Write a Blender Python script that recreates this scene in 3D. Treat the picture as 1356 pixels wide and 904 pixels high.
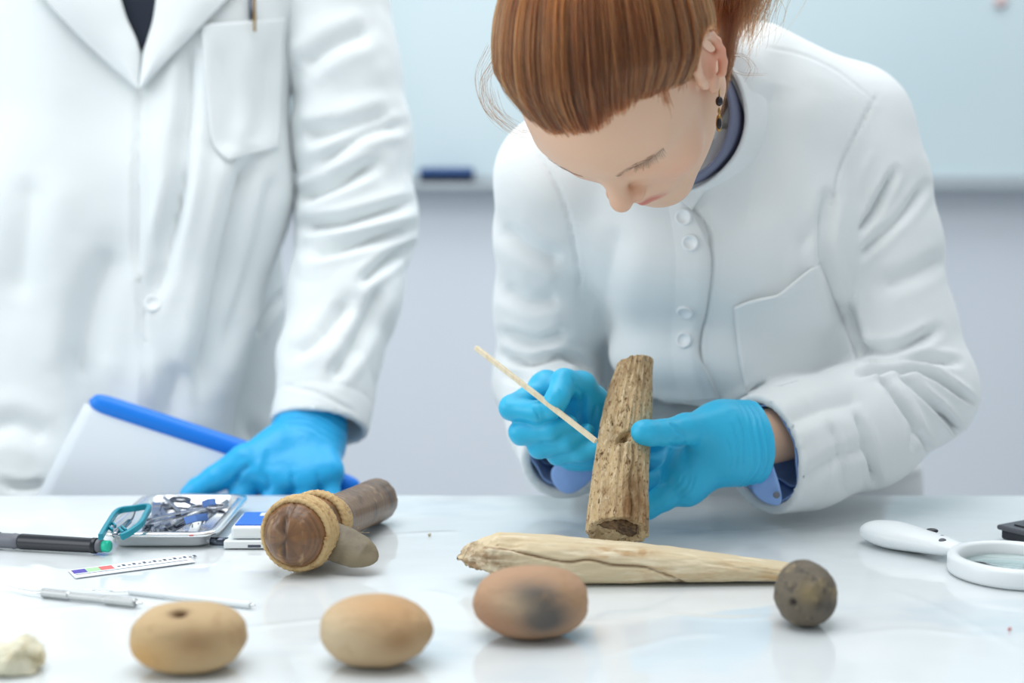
import bpy, bmesh, math, random
import numpy as np
from mathutils import Vector, Matrix
from mathutils.bvhtree import BVHTree

for o in list(bpy.data.objects):
    bpy.data.objects.remove(o)
SC = bpy.context.scene
COL = SC.collection
rng = np.random.default_rng(7)
random.seed(7)

# ------------------------------------------------------------------ camera
TABLE = 0.75
CAMZ = TABLE + 0.325
PITCH = math.radians(6.1)
FPX = 1356 * 50.0 / 36.0
cam_d = bpy.data.cameras.new('camera')
cam = bpy.data.objects.new('camera', cam_d)
COL.objects.link(cam)
cam.location = (0, 0, CAMZ)
cam.rotation_euler = (math.radians(90) - PITCH, 0, 0)
cam_d.lens = 50
cam_d.sensor_width = 36
cam_d.clip_start = 0.05
cam_d.dof.use_dof = True
cam_d.dof.focus_distance = 1.245
cam_d.dof.aperture_fstop = 2.8
SC.camera = cam

# ------------------------------------------------------------------ world, lights, exposure
SC.view_settings.view_transform = 'Standard'
SC.view_settings.look = 'None'
SC.view_settings.gamma = 1
SC.view_settings.use_curve_mapping = False
SC.view_settings.exposure = 0.03
W = bpy.data.worlds.new('world')
SC.world = W
W.use_nodes = True
W.node_tree.nodes['Background'].inputs[0].default_value = (0.88, 0.96, 1.0, 1)
W.node_tree.nodes['Background'].inputs[1].default_value = 0.52


def area(name, loc, target, sx, sy, power, color):
    l = bpy.data.lights.new(name, 'AREA')
    l.shape = 'RECTANGLE'
    l.size = sx
    l.size_y = sy
    l.energy = power
    l.color = color
    o = bpy.data.objects.new(name, l)
    COL.objects.link(o)
    o.location = loc
    o.rotation_euler = (Vector(target) - Vector(loc)).to_track_quat('-Z', 'Y').to_euler()
    o['kind'] = 'helper'
    return o


area('ceiling_light_panel', (-0.35, 0.95, 2.75), (-0.3, 1.2, 0.75), 1.8, 1.4, 30, (0.95, 0.98, 1.0))
area('ceiling_light_panel', (0.3, 2.4, 2.8), (0.3, 2.5, 0.75), 3.2, 1.0, 33, (0.95, 0.98, 1.0))
area('window_daylight', (-2.6, 0.6, 1.75), (0.2, 1.4, 0.95), 1.8, 1.5, 25, (0.93, 0.98, 1.0))

# ------------------------------------------------------------------ helpers: pixels of the photograph to places in the room
VR = np.array([1.0, 0, 0])
VU = np.array([0, math.sin(PITCH), math.cos(PITCH)])
VF = np.array([0, math.cos(PITCH), -math.sin(PITCH)])
CO = np.array([0, 0, CAMZ])


def P(px, py, d):
    """point seen at photo pixel (px, py), d metres away along the viewing axis"""
    return CO + d * (VF + VR * (px - 678) / FPX + VU * (452 - py) / FPX)


def T(px, py, h=0.0):
    """point seen at photo pixel (px, py) at height h over the table top"""
    r = VF + VR * (px - 678) / FPX + VU * (452 - py) / FPX
    t = (TABLE + h - CAMZ) / r[2]
    return CO + t * r


def ray(px, py):
    r = VF + VR * (px - 678) / FPX + VU * (452 - py) / FPX
    return r / np.linalg.norm(r)


def project(V):
    Q = np.asarray(V) - CO
    d = Q @ VF
    return np.stack([678 + FPX * (Q @ VR) / d, 452 - FPX * (Q @ VU) / d], 1), d


def srgb(r, g, b):
    f = lambda c: (c / 255 / 12.92) if c / 255 <= 0.04045 else ((c / 255 + 0.055) / 1.055) ** 2.4
    return (f(r), f(g), f(b), 1.0)


# ------------------------------------------------------------------ helpers: numpy noise, sdf grid, surface nets
_perm = rng.random((32, 32, 32)).astype(np.float32)


def vnoise(p):
    p = np.asarray(p, dtype=np.float64)
    i = np.floor(p).astype(int)
    f = p - i
    f = f * f * (3 - 2 * f)
    out = 0
    for dx in (0, 1):
        for dy in (0, 1):
            for dz in (0, 1):
                w = (f[:, 0] if dx else 1 - f[:, 0]) * (f[:, 1] if dy else 1 - f[:, 1]) * (f[:, 2] if dz else 1 - f[:, 2])
                out = out + w * _perm[(i[:, 0] + dx) % 32, (i[:, 1] + dy) % 32, (i[:, 2] + dz) % 32]
    return out * 2 - 1


def fbm(p, octaves=4, gain=0.5):
    s, a = 0, 1.0
    p = np.asarray(p, dtype=np.float64)
    for k in range(octaves):
        s = s + a * vnoise(p * 2 ** k + 7.3 * k)
        a *= gain
    return s


def axis(lo, hi, step, fine=None):
    if fine is None:
        return np.arange(lo, hi + step, step).astype(np.float32)
    flo, fhi, fs = fine
    a = np.arange(flo, lo - step, -step)[::-1][:-1] if flo > lo else np.array([])
    b = np.arange(flo, fhi, fs)
    c = np.arange(fhi, hi + step, step) if fhi < hi else np.array([])
    return np.concatenate([a, b, c]).astype(np.float32)


def smin(a, b, k):
    if k <= 0:
        return np.minimum(a, b)
    h = np.maximum(k - np.abs(a - b), 0) / k
    return np.minimum(a, b) - h * h * k * 0.25


class Grid:
    def __init__(s, xs, ys, zs):
        s.ax = (xs, ys, zs)
        s.D = np.full((len(xs), len(ys), len(zs)), 1.0, np.float32)

    def win(s, lo, hi):
        sl = []
        for a, l, h in zip(s.ax, lo, hi):
            i0 = max(0, np.searchsorted(a, l) - 1)
            i1 = min(len(a), np.searchsorted(a, h) + 1)
            sl.append(slice(i0, max(i1, i0 + 1)))
        sl = tuple(sl)
        X = s.ax[0][sl[0]][:, None, None]
        Y = s.ax[1][sl[1]][None, :, None]
        Z = s.ax[2][sl[2]][None, None, :]
        return sl, X, Y, Z

    def put(s, sl, v, k, sub=False):
        if sub:
            s.D[sl] = -smin(-s.D[sl], v, k)
        else:
            s.D[sl] = smin(s.D[sl], v, k)

    def ell(s, c, r, k=0.0, sub=False, m=0.02, rot=None):
        c = np.asarray(c, float)
        r = np.asarray(r, float)
        R = max(r) if rot is not None else r
        sl, X, Y, Z = s.win(c - R - k - m, c + R + k + m)
        x, y, z = X - c[0], Y - c[1], Z - c[2]
        if rot is not None:
            M = np.array(rot)
            x, y, z = (x * M[0][0] + y * M[0][1] + z * M[0][2], x * M[1][0] + y * M[1][1] + z * M[1][2],
                       x * M[2][0] + y * M[2][1] + z * M[2][2])
        k0 = np.sqrt((x / r[0]) ** 2 + (y / r[1]) ** 2 + (z / r[2]) ** 2)
        k1 = np.sqrt((x / r[0] ** 2) ** 2 + (y / r[1] ** 2) ** 2 + (z / r[2] ** 2) ** 2) + 1e-9
        s.put(sl, (k0 * (k0 - 1) / k1).astype(np.float32), k, sub)

    def cone(s, a, b, ra, rb, k=0.0, sub=False, m=0.02, flat=None):
        """round cone a-b; flat=(axis vector, factor) squashes the section along that vector"""
        a = np.asarray(a, float)
        b = np.asarray(b, float)
        R = max(ra, rb)
        sl, X, Y, Z = s.win(np.minimum(a, b) - R - k - m, np.maximum(a, b) + R + k + m)
        v = b - a
        L2 = max(float(v @ v), 1e-12)
        x, y, z = X - a[0], Y - a[1], Z - a[2]
        t = np.clip((x * v[0] + y * v[1] + z * v[2]) / L2, 0, 1)
        x, y, z = x - t * v[0], y - t * v[1], z - t * v[2]
        if flat is not None:
            n = np.asarray(flat[0], float)
            n = n / np.linalg.norm(n)
            q = (x * n[0] + y * n[1] + z * n[2]) * (1.0 / flat[1] - 1.0)
            x, y, z = x + q * n[0], y + q * n[1], z + q * n[2]
        d = np.sqrt(x * x + y * y + z * z) - (ra + (rb - ra) * t)
        if flat is not None:
            d = d * flat[1]
        s.put(sl, d.astype(np.float32), k, sub)

    def chain(s, pts, k=0.0, kin=0.004, m=0.02):
        """a limb of round cones: pts = [(point, radius), ...], blended into the grid as one piece"""
        A = np.array([p for p, r in pts])
        R = max(r for p, r in pts)
        sl, X, Y, Z = s.win(A.min(0) - R - k - m, A.max(0) + R + k + m)
        acc = None
        for (a, ra), (b, rb) in zip(pts[:-1], pts[1:]):
            a = np.asarray(a, float)
            v = np.asarray(b, float) - a
            L2 = max(float(v @ v), 1e-12)
            x, y, z = X - a[0], Y - a[1], Z - a[2]
            t = np.clip((x * v[0] + y * v[1] + z * v[2]) / L2, 0, 1)
            d = np.sqrt((x - t * v[0]) ** 2 + (y - t * v[1]) ** 2 + (z - t * v[2]) ** 2) - (ra + (rb - ra) * t)
            acc = d if acc is None else smin(acc, d, kin)
        s.put(sl, acc.astype(np.float32), k)

    def sleeve(s, chain, hollow, wall, k):
        """a limb of cloth, cut off square and hollow at its last point, blended into the grid"""
        c, rc = chain[-1]
        d = c - chain[-2][0]
        d = d / np.linalg.norm(d)
        ext = chain[:-1] + [(c + d * 0.03, rc + 0.001)]
        A = np.array([p for p, r in ext])
        R = max(r for p, r in ext) + 0.05
        sl, X, Y, Z = s.win(A.min(0) - R, A.max(0) + R)
        acc = None
        cav = [(c - d * hollow, rc - 0.013), (c + d * 0.06, rc - wall + 0.001)]
        res = []
        for pts in (ext, cav):
            acc = None
            for (a, ra), (b, rb) in zip(pts[:-1], pts[1:]):
                v = b - a
                L2 = float(v @ v)
                x, y, z = X - a[0], Y - a[1], Z - a[2]
                t = np.clip((x * v[0] + y * v[1] + z * v[2]) / L2, 0, 1)
                q = np.sqrt((x - t * v[0]) ** 2 + (y - t * v[1]) ** 2 + (z - t * v[2]) ** 2) - (ra + (rb - ra) * t)
                acc = q if acc is None else smin(acc, q, 0.02)
            res.append(acc)
        f = np.maximum(res[0], (X - c[0]) * d[0] + (Y - c[1]) * d[1] + (Z - c[2]) * d[2])
        f = np.maximum(f, -res[1])
        s.put(sl, f.astype(np.float32), k)

    def halfspace(s, p, n):
        """cut away everything on the side n points to"""
        X = s.ax[0][:, None, None]
        Y = s.ax[1][None, :, None]
        Z = s.ax[2][None, None, :]
        n = np.asarray(n, float)
        n = n / np.linalg.norm(n)
        s.D = np.maximum(s.D, ((X - p[0]) * n[0] + (Y - p[1]) * n[1] + (Z - p[2]) * n[2]).astype(np.float32))

    def mesh(s, smooth=0):
        D = s.D
        S = D < 0
        n = [a - 1 for a in D.shape]
        c = np.zeros(n, np.uint8)
        for i in (0, 1):
            for j in (0, 1):
                for k in (0, 1):
                    c += S[i:i + n[0], j:j + n[1], k:k + n[2]]
        mask = (c > 0) & (c < 8)
        ijk = np.argwhere(mask)
        idx = np.full(n, -1, np.int32)
        idx[mask] = np.arange(len(ijk), dtype=np.int32)
        pos = np.zeros((len(ijk), 3))
        cnt = np.zeros(len(ijk))
        corner = [(i, j, k) for i in (0, 1) for j in (0, 1) for k in (0, 1)]
        for a in corner:
            for ax in range(3):
                if a[ax]:
                    continue
                b = list(a)
                b[ax] = 1
                A = ijk + np.array(a)
                B = ijk + np.array(b)
                da = D[A[:, 0], A[:, 1], A[:, 2]]
                db = D[B[:, 0], B[:, 1], B[:, 2]]
                cr = (da < 0) != (db < 0)
                t = np.where(cr, da / np.where(cr, da - db, 1), 0)
                for q in range(3):
                    pa = s.ax[q][A[:, q]]
                    pb = s.ax[q][B[:, q]]
                    pos[:, q] += np.where(cr, pa + t * (pb - pa), 0)
                cnt += cr
        V = pos / cnt[:, None]
        quads = []
        for ax in range(3):
            o1, o2 = [(1, 2), (2, 0), (0, 1)][ax]
            lo = [slice(None)] * 3
            hi = [slice(None)] * 3
            lo[ax] = slice(0, -1)
            hi[ax] = slice(1, None)
            sa, sb = S[tuple(lo)], S[tuple(hi)]
            E = np.argwhere(sa != sb)
            ok = (E[:, o1] >= 1) & (E[:, o2] >= 1) & (E[:, o1] < D.shape[o1] - 1) & (E[:, o2] < D.shape[o2] - 1)
            E = E[ok]
            flip = ~sa[E[:, 0], E[:, 1], E[:, 2]]
            q = []
            for u, v in ((1, 1), (0, 1), (0, 0), (1, 0)):
                C = E.copy()
                C[:, o1] -= u
                C[:, o2] -= v
                q.append(idx[C[:, 0], C[:, 1], C[:, 2]])
            q = np.stack(q, 1)
            q[flip] = q[flip][:, ::-1]
            quads.append(q)
        Fq = np.concatenate(quads)
        for _ in range(smooth):
            V = laplace(V, Fq, 0.5)
        return V, Fq


def laplace(V, Fq, a):
    acc = np.zeros_like(V)
    cnt = np.zeros(len(V))
    k = Fq.shape[1]
    for i in range(k):
        p, q = Fq[:, i], Fq[:, (i + 1) % k]
        for u, v in ((p, q), (q, p)):
            for c in range(3):
                acc[:, c] += np.bincount(u, V[v, c], len(V))
            cnt += np.bincount(u, minlength=len(V))
    return V + a * (acc / np.maximum(cnt, 1)[:, None] - V)


def normals(V, Fq):
    N = np.zeros_like(V)
    fn = np.cross(V[Fq[:, 2]] - V[Fq[:, 0]], V[Fq[:, -1]] - V[Fq[:, 1]])
    for i in range(Fq.shape[1]):
        for c in range(3):
            N[:, c] += np.bincount(Fq[:, i], fn[:, c], len(V))
    return N / (np.linalg.norm(N, axis=1)[:, None] + 1e-12)


def polydist(p, line):
    best = np.full(len(p), 1e9)
    side = np.zeros(len(p))
    tt = np.zeros(len(p))
    n = len(line) - 1
    for i in range(n):
        a = np.array(line[i], float)
        v = np.array(line[i + 1], float) - a
        t = np.clip(((p - a) @ v) / (v @ v + 1e-9), 0, 1)
        q = p - a - t[:, None] * v
        d = np.linalg.norm(q, axis=1)
        m = d < best
        best[m] = d[m]
        side[m] = np.sign(v[0] * q[m, 1] - v[1] * q[m, 0])
        tt[m] = (i + t[m]) / n
    return best, side, tt


def smoothline(line, n=6):
    L = [np.array(p, float) for p in line]
    if len(L) < 3:
        return L
    out = []
    for i in range(len(L) - 1):
        p0 = L[max(i - 1, 0)]
        p1, p2 = L[i], L[i + 1]
        p3 = L[min(i + 2, len(L) - 1)]
        for j in range(n):
            t = j / n
            out.append(0.5 * ((2 * p1) + (-p0 + p2) * t + (2 * p0 - 5 * p1 + 4 * p2 - p3) * t * t + (-p0 + 3 * p1 - 3 * p2 + p3) * t ** 3))
    out.append(L[-1])
    return out


def fold(V, Fq, strokes, facing=0.0, dmax=None, mask=None):
    """press folds into cloth: stroke = (line as seen in the photo, width px, depth m[, 'step']); negative = valley"""
    N = normals(V, Fq)
    px, d = project(V)
    view = (CO - V) / np.linalg.norm(CO - V, axis=1)[:, None]
    f = np.clip(((N * view).sum(1) - facing) * 4, 0, 1)
    if dmax is not None:
        f = f * (d < dmax)
    if mask is not None:
        f = f * mask
    off = np.zeros(len(V))
    for st in strokes:
        line, w, amt = smoothline(st[0]), st[1], st[2]
        lo = np.min(line, axis=0) - 3.2 * w
        hi = np.max(line, axis=0) + 3.2 * w
        m = np.where((px[:, 0] > lo[0]) & (px[:, 0] < hi[0]) & (px[:, 1] > lo[1]) & (px[:, 1] < hi[1]) & (f > 0))[0]
        if len(m) == 0:
            continue
        dist, side, tt = polydist(px[m], line)
        taper = np.clip(np.minimum(tt, 1 - tt) * 5 + 0.25, 0, 1)
        if len(st) > 3 and st[3] == 'step':
            x = np.clip(dist / w, 0, 4)
            prof = np.where(side > 0, 1 / (1 + np.exp(-(dist / w * 6 - 1))), 0) * np.exp(-(dist / (w * 6)) ** 2)
            off[m] += amt * prof * f[m]
        else:
            off[m] += amt * (1.25 * np.exp(-(dist / w) ** 1.35) - 0.40 * np.exp(-((dist - 1.6 * w) / w) ** 2)) * f[m] * taper
    return V + N * off[:, None]


# ------------------------------------------------------------------ helpers: objects
def link(name, V, Fq, mat, parent=None, smooth=True, col=None):
    me = bpy.data.meshes.new(name)
    V = np.asarray(V, dtype=np.float32)
    if isinstance(Fq, np.ndarray):
        k = Fq.shape[1]
        me.vertices.add(len(V))
        me.vertices.foreach_set('co', V.ravel())
        me.loops.add(Fq.size)
        me.loops.foreach_set('vertex_index', Fq.astype(np.int32).ravel())
        me.polygons.add(len(Fq))
        me.polygons.foreach_set('loop_start', np.arange(0, Fq.size, k, dtype=np.int32))
        me.update(calc_edges=True)
        me.validate()
    else:
        me.from_pydata([tuple(map(float, v)) for v in V], [], [tuple(map(int, f)) for f in Fq])
        me.update()
    if smooth:
        me.polygons.foreach_set('use_smooth', [True] * len(me.polygons))
    if col is not None:
        at = me.color_attributes.new('tone', 'FLOAT_COLOR', 'POINT')
        c = np.ones((len(V), 4), np.float32)
        c[:, :col.shape[1]] = col
        at.data.foreach_set('color', c.ravel())
    o = bpy.data.objects.new(name, me)
    COL.objects.link(o)
    if mat is not None:
        me.materials.append(mat)
    if parent is not None:
        setparent(o, parent)
    return o


def setparent(o, parent):
    """parts keep their world place under a parent"""
    o.parent = parent
    p, loc = parent, Vector((0, 0, 0))
    while p is not None:
        loc += p.location
        p = p.parent
    o.location = Vector(o.location) - loc


def thing(name, label, cat, loc=(0, 0, 0), group=None):
    o = bpy.data.objects.new(name, None)
    COL.objects.link(o)
    o.location = loc
    o.empty_display_size = 0.05
    return tag(o, label, cat, group)


def tag(o, label, cat, group=None):
    o['label'] = label
    o['category'] = cat
    if group:
        o['group'] = group
    return o


def recenter(o):
    """move a one-mesh thing's origin to its base"""
    me = o.data
    n = len(me.vertices)
    co = np.empty(n * 3, np.float32)
    me.vertices.foreach_get('co', co)
    co = co.reshape(-1, 3)
    b = np.array([(co[:, 0].min() + co[:, 0].max()) / 2, (co[:, 1].min() + co[:, 1].max()) / 2, co[:, 2].min()], np.float32)
    me.vertices.foreach_set('co', (co - b).ravel())
    o.location = Vector(b) + Vector(o.location)
    me.update()
    return o


def solid(o, th, offset=-1):
    m = o.modifiers.new('thickness', 'SOLIDIFY')
    m.thickness = th
    m.offset = offset
    return o


def bevel(o, w, seg=3):
    m = o.modifiers.new('bevel', 'BEVEL')
    m.width = w
    m.segments = seg
    m.limit_method = 'ANGLE'
    return o


def box(name, lo, hi, mat, parent=None, bev=0.0, M=None, seg=3):
    x0, y0, z0 = lo
    x1, y1, z1 = hi
    V = np.array([(x0, y0, z0), (x1, y0, z0), (x1, y1, z0), (x0, y1, z0), (x0, y0, z1), (x1, y0, z1), (x1, y1, z1), (x0, y1, z1)], float)
    if M is not None:
        V = V @ np.array(M[0]).T + np.array(M[1])
    F_ = [(0, 3, 2, 1), (4, 5, 6, 7), (0, 1, 5, 4), (1, 2, 6, 5), (2, 3, 7, 6), (3, 0, 4, 7)]
    o = link(name, V, F_, mat, parent, smooth=False)
    if bev:
        bevel(o, bev, seg)
    return o


def frames(path):
    path = np.asarray(path, float)
    tan = np.gradient(path, axis=0)
    tan /= np.linalg.norm(tan, axis=1)[:, None] + 1e-12
    n = np.cross(tan[0], (0, 0, 1.0))
    if np.linalg.norm(n) < 1e-3:
        n = np.cross(tan[0], (1.0, 0, 0))
    n /= np.linalg.norm(n)
    Ns, Bs = [], []
    for t in tan:
        n = n - t * (n @ t)
        n /= np.linalg.norm(n) + 1e-12
        Ns.append(n.copy())
        Bs.append(np.cross(t, n))
    return tan, np.array(Ns), np.array(Bs)


def tube(path, rad, nv=16, cap=True, oval=None, square=False):
    """mesh of a tube along a path, one radius per point; oval=(direction, factor) stretches the section"""
    path = np.asarray(path, float)
    n = len(path)
    rad = np.broadcast_to(np.asarray(rad, float), (n,))
    tan, Ns, Bs = frames(path)
    a = np.linspace(0, 2 * math.pi, nv, endpoint=False) + (math.pi / 4 if square else 0)
    ring = np.cos(a)[None, :, None] * Ns[:, None, :] + np.sin(a)[None, :, None] * Bs[:, None, :]
    if oval is not None:
        u = np.asarray(oval[0], float)
        u = u / np.linalg.norm(u)
        ring = ring + (ring @ u)[..., None] * u * (oval[1] - 1)
    V = (path[:, None, :] + ring * rad[:, None, None]).reshape(-1, 3)
    i = np.arange(n - 1)[:, None] * nv
    j = np.arange(nv)[None, :]
    jn = (j + 1) % nv
    Fq = np.stack([i + j, i + jn, i + nv + jn, i + nv + j], -1).reshape(-1, 4)
    if not cap:
        return V, Fq
    L = [tuple(f) for f in Fq]
    L.append(tuple(range(nv - 1, -1, -1)))
    L.append(tuple(range((n - 1) * nv, n * nv)))
    return V, L


def spline(pts, n):
    """catmull-rom through points (any width of row), n samples"""
    A = np.array(pts, float)
    m = len(A)
    t = np.linspace(0, m - 1, n)
    i = np.minimum(t.astype(int), m - 2)
    f = (t - i)[:, None]
    g = lambda k: A[np.clip(k, 0, m - 1)]
    p0, p1, p2, p3 = g(i - 1), g(i), g(i + 1), g(i + 2)
    return 0.5 * ((2 * p1) + (-p0 + p2) * f + (2 * p0 - 5 * p1 + 4 * p2 - p3) * f * f + (-p0 + 3 * p1 - 3 * p2 + p3) * f ** 3)


def lathe(prof, n=32, M=None):
    """prof = [(r, z)...] turned about z"""
    V = []
    for r, z in prof:
        for k in range(n):
            a = 2 * math.pi * k / n
            V.append((r * math.cos(a), r * math.sin(a), z))
    m = len(prof)
    F_ = []
    for i in range(m - 1):
        for k in range(n):
            F_.append((i * n + k, i * n + (k + 1) % n, (i + 1) * n + (k + 1) % n, (i + 1) * n + k))
    F_.append(tuple(range(n - 1, -1, -1)))
    F_.append(tuple(range((m - 1) * n, m * n)))
    V = np.array(V)
    if M is not None:
        V = V @ np.array(M[0]).T + np.array(M[1])
    return V, F_


def basis(z, x=None):
    """3x3 with columns x, y, z; z given"""
    z = np.asarray(z, float)
    z = z / np.linalg.norm(z)
    x = np.array([1.0, 0, 0]) if x is None else np.asarray(x, float)
    x = x - z * (x @ z)
    if np.linalg.norm(x) < 1e-4:
        x = np.cross(z, (0, 1.0, 0))
    x = x / np.linalg.norm(x)
    return np.stack([x, np.cross(z, x), z], 1)


def prism(outline, z0, z1, M=None):
    """extrude a 2-d outline"""
    n = len(outline)
    V = np.array([(x, y, z0) for x, y in outline] + [(x, y, z1) for x, y in outline], float)
    if M is not None:
        V = V @ np.array(M[0]).T + np.array(M[1])
    F_ = [tuple(range(n - 1, -1, -1)), tuple(range(n, 2 * n))]
    for i in range(n):
        j = (i + 1) % n
        F_.append((i, j, n + j, n + i))
    return V, F_


def bvh_of(V, Fq):
    return BVHTree.FromPolygons([Vector(v) for v in V], [tuple(int(i) for i in f) for f in Fq])


def hit(bvh, px, py, fallback=None):
    r = ray(px, py)
    loc, nor, i, d = bvh.ray_cast(Vector(CO), Vector(r))
    if loc is None:
        if fallback is None:
            return None, None
        return P(px, py, fallback), -r
    return np.array(loc), np.array(nor)


def patch(bvh, quad, nu, nv, lift, fallback=1.5, sm=2, bulge=0.0, clampd=0.03):
    """cloth patch laid on a coat; quad = four sides' corners in photo pixels tl, tr, br, bl"""
    tl, tr, br, bl = [np.array(q, float) for q in quad]
    D = np.zeros((nv, nu))
    PX = np.zeros((nv, nu, 2))
    for j in range(nv):
        for i in range(nu):
            u, v = i / (nu - 1), j / (nv - 1)
            p = (tl * (1 - u) + tr * u) * (1 - v) + (bl * (1 - u) + br * u) * v
            PX[j, i] = p
            loc, nor = hit(bvh, *p, fallback=None)
            D[j, i] = np.nan if loc is None else (loc - CO) @ VF
    fill = np.nanmedian(D) if np.isfinite(D).any() else fallback
    D = np.where(np.isnan(D), fill, D)
    for _ in range(sm):
        Q = np.pad(D, 1, mode='edge')
        D = (Q[1:-1, 1:-1] * 2 + Q[:-2, 1:-1] + Q[2:, 1:-1] + Q[1:-1, :-2] + Q[1:-1, 2:]) / 6
    uu = np.linspace(0, 1, nu)[None, :]
    vv = np.linspace(0, 1, nv)[:, None]
    D = D - lift - bulge * np.sin(np.pi * uu) * (1 - vv)
    V = np.array([P(PX[j, i, 0], PX[j, i, 1], D[j, i]) for j in range(nv) for i in range(nu)])
    Fq = np.array([(j * nu + i, (j + 1) * nu + i, (j + 1) * nu + i + 1, j * nu + i + 1) for j in range(nv - 1) for i in range(nu - 1)])
    return V, Fq

# ------------------------------------------------------------------ materials
def mat(name, base, rough=0.5, metal=0.0, noise=(), bump=(), tone=False, spec=0.5, sheen=0.0, sss=0.0, sssr=(1, 0.4, 0.25),
        trans=0.0, ior=1.5, coat=0.0, rvar=None):
    """noise: (scale, detail, colour, lo, hi, stretch xyz) layers over the base colour; bump: (scale, strength, distance, stretch, kind)"""
    m = bpy.data.materials.new(name)
    m.use_nodes = True
    nt = m.node_tree
    N, Lk = nt.nodes, nt.links
    b = N['Principled BSDF']
    tc = N.new('ShaderNodeTexCoord')

    def coords(st):
        mp = N.new('ShaderNodeMapping')
        mp.inputs['Scale'].default_value = st
        Lk.new(tc.outputs['Object'], mp.inputs['Vector'])
        return mp.outputs['Vector']

    rgb = N.new('ShaderNodeRGB')
    rgb.outputs[0].default_value = base
    cur = rgb.outputs[0]
    if tone:
        at = N.new('ShaderNodeAttribute')
        at.attribute_name = 'tone'
        cur = at.outputs['Color']
    for sc_, det, colr, lo, hi, st in noise:
        n = N.new('ShaderNodeTexNoise')
        n.inputs['Scale'].default_value = sc_
        n.inputs['Detail'].default_value = det
        n.inputs['Roughness'].default_value = 0.62
        Lk.new(coords(st), n.inputs['Vector'])
        mr = N.new('ShaderNodeMapRange')
        mr.inputs['From Min'].default_value = lo
        mr.inputs['From Max'].default_value = hi
        Lk.new(n.outputs['Fac'], mr.inputs['Value'])
        mx = N.new('ShaderNodeMix')
        mx.data_type = 'RGBA'
        Lk.new(mr.outputs[0], mx.inputs[0])
        Lk.new(cur, mx.inputs[6])
        mx.inputs[7].default_value = colr
        cur = mx.outputs[2]
    Lk.new(cur, b.inputs['Base Color'])
    b.inputs['Roughness'].default_value = rough
    if rvar:
        n = N.new('ShaderNodeTexNoise')
        n.inputs['Scale'].default_value = rvar[0]
        n.inputs['Detail'].default_value = 3
        Lk.new(coords(rvar[3] if len(rvar) > 3 else (1, 1, 1)), n.inputs['Vector'])
        mr = N.new('ShaderNodeMapRange')
        mr.inputs['From Min'].default_value = 0.35
        mr.inputs['From Max'].default_value = 0.65
        mr.inputs['To Min'].default_value = rvar[1]
        mr.inputs['To Max'].default_value = rvar[2]
        Lk.new(n.outputs['Fac'], mr.inputs['Value'])
        Lk.new(mr.outputs[0], b.inputs['Roughness'])
    b.inputs['Metallic'].default_value = metal
    b.inputs['Specular IOR Level'].default_value = spec
    b.inputs['IOR'].default_value = ior
    if sheen:
        b.inputs['Sheen Weight'].default_value = sheen
        b.inputs['Sheen Roughness'].default_value = 0.5
    if sss:
        b.inputs['Subsurface Weight'].default_value = sss
        b.inputs['Subsurface Radius'].default_value = sssr
        b.inputs['Subsurface Scale'].default_value = 0.006
    if trans:
        b.inputs['Transmission Weight'].default_value = trans
    if coat:
        b.inputs['Coat Weight'].default_value = coat
        b.inputs['Coat Roughness'].default_value = 0.1
    prev = None
    for bp in bump:
        sc_, stren, dist, st = bp[:4]
        kind = bp[4] if len(bp) > 4 else 'noise'
        if kind == 'noise':
            n = N.new('ShaderNodeTexNoise')
            n.inputs['Detail'].default_value = 4
            out = 'Fac'
        elif kind == 'voronoi':
            n = N.new('ShaderNodeTexVoronoi')
            out = 'Distance'
        else:
            n = N.new('ShaderNodeTexWave')
            n.inputs['Distortion'].default_value = 1.5
            out = 'Fac'
        n.inputs['Scale'].default_value = sc_
        Lk.new(coords(st), n.inputs['Vector'])
        bn = N.new('ShaderNodeBump')
        bn.inputs['Strength'].default_value = stren
        bn.inputs['Distance'].default_value = dist
        Lk.new(n.outputs[out], bn.inputs['Height'])
        if prev is not None:
            Lk.new(prev, bn.inputs['Normal'])
        prev = bn.outputs['Normal']
    if prev is not None:
        Lk.new(prev, b.inputs['Normal'])
    return m


I3 = (1, 1, 1)
M = {}
M['coat'] = mat('white_cotton', srgb(229, 233, 234), 0.85, sheen=0.25, spec=0.25,
                bump=[(900, 0.18, 0.0006, I3), (28, 0.25, 0.004, I3)])
M['coat2'] = mat('white_cotton_soft', srgb(229, 234, 235), 0.85, sheen=0.25, spec=0.25,
                 bump=[(700, 0.12, 0.0006, I3), (16, 0.25, 0.006, I3)])
M['button'] = mat('white_button', srgb(236, 240, 242), 0.3)
M['thread'] = mat('thread', srgb(225, 230, 232), 0.8)
M['shirt'] = mat('blue_shirt', srgb(146, 180, 234), 0.8, bump=[(1200, 0.2, 0.0005, I3), (60, 0.3, 0.003, I3)])
M['shirtgrey'] = mat('grey_blue_shirt', srgb(112, 116, 140), 0.8, bump=[(900, 0.2, 0.0005, I3)])
M['navy'] = mat('navy_shirt', srgb(40, 62, 98), 0.8, bump=[(900, 0.2, 0.0005, I3)])
M['darkshirt'] = mat('dark_sweater', srgb(26, 34, 48), 0.9, bump=[(600, 0.3, 0.001, I3)])
M['glove'] = mat('nitrile_glove', srgb(44, 188, 232), 0.42, sss=0.15, sssr=(0.3, 0.7, 1), spec=0.5,
                 bump=[(160, 0.16, 0.0012, I3), (1400, 0.1, 0.0002, I3)])
M['glove2'] = mat('nitrile_glove_deep', srgb(30, 172, 230), 0.42, sss=0.1, sssr=(0.3, 0.7, 1),
                  bump=[(120, 0.15, 0.0012, I3)])
M['skin'] = mat('skin', srgb(222, 180, 152), 0.46, tone=True, sss=0.25, spec=0.4,
                bump=[(900, 0.12, 0.0005, I3), (260, 0.08, 0.001, I3)])
M['trouser'] = mat('dark_trousers', srgb(60, 66, 80), 0.9)
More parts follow.
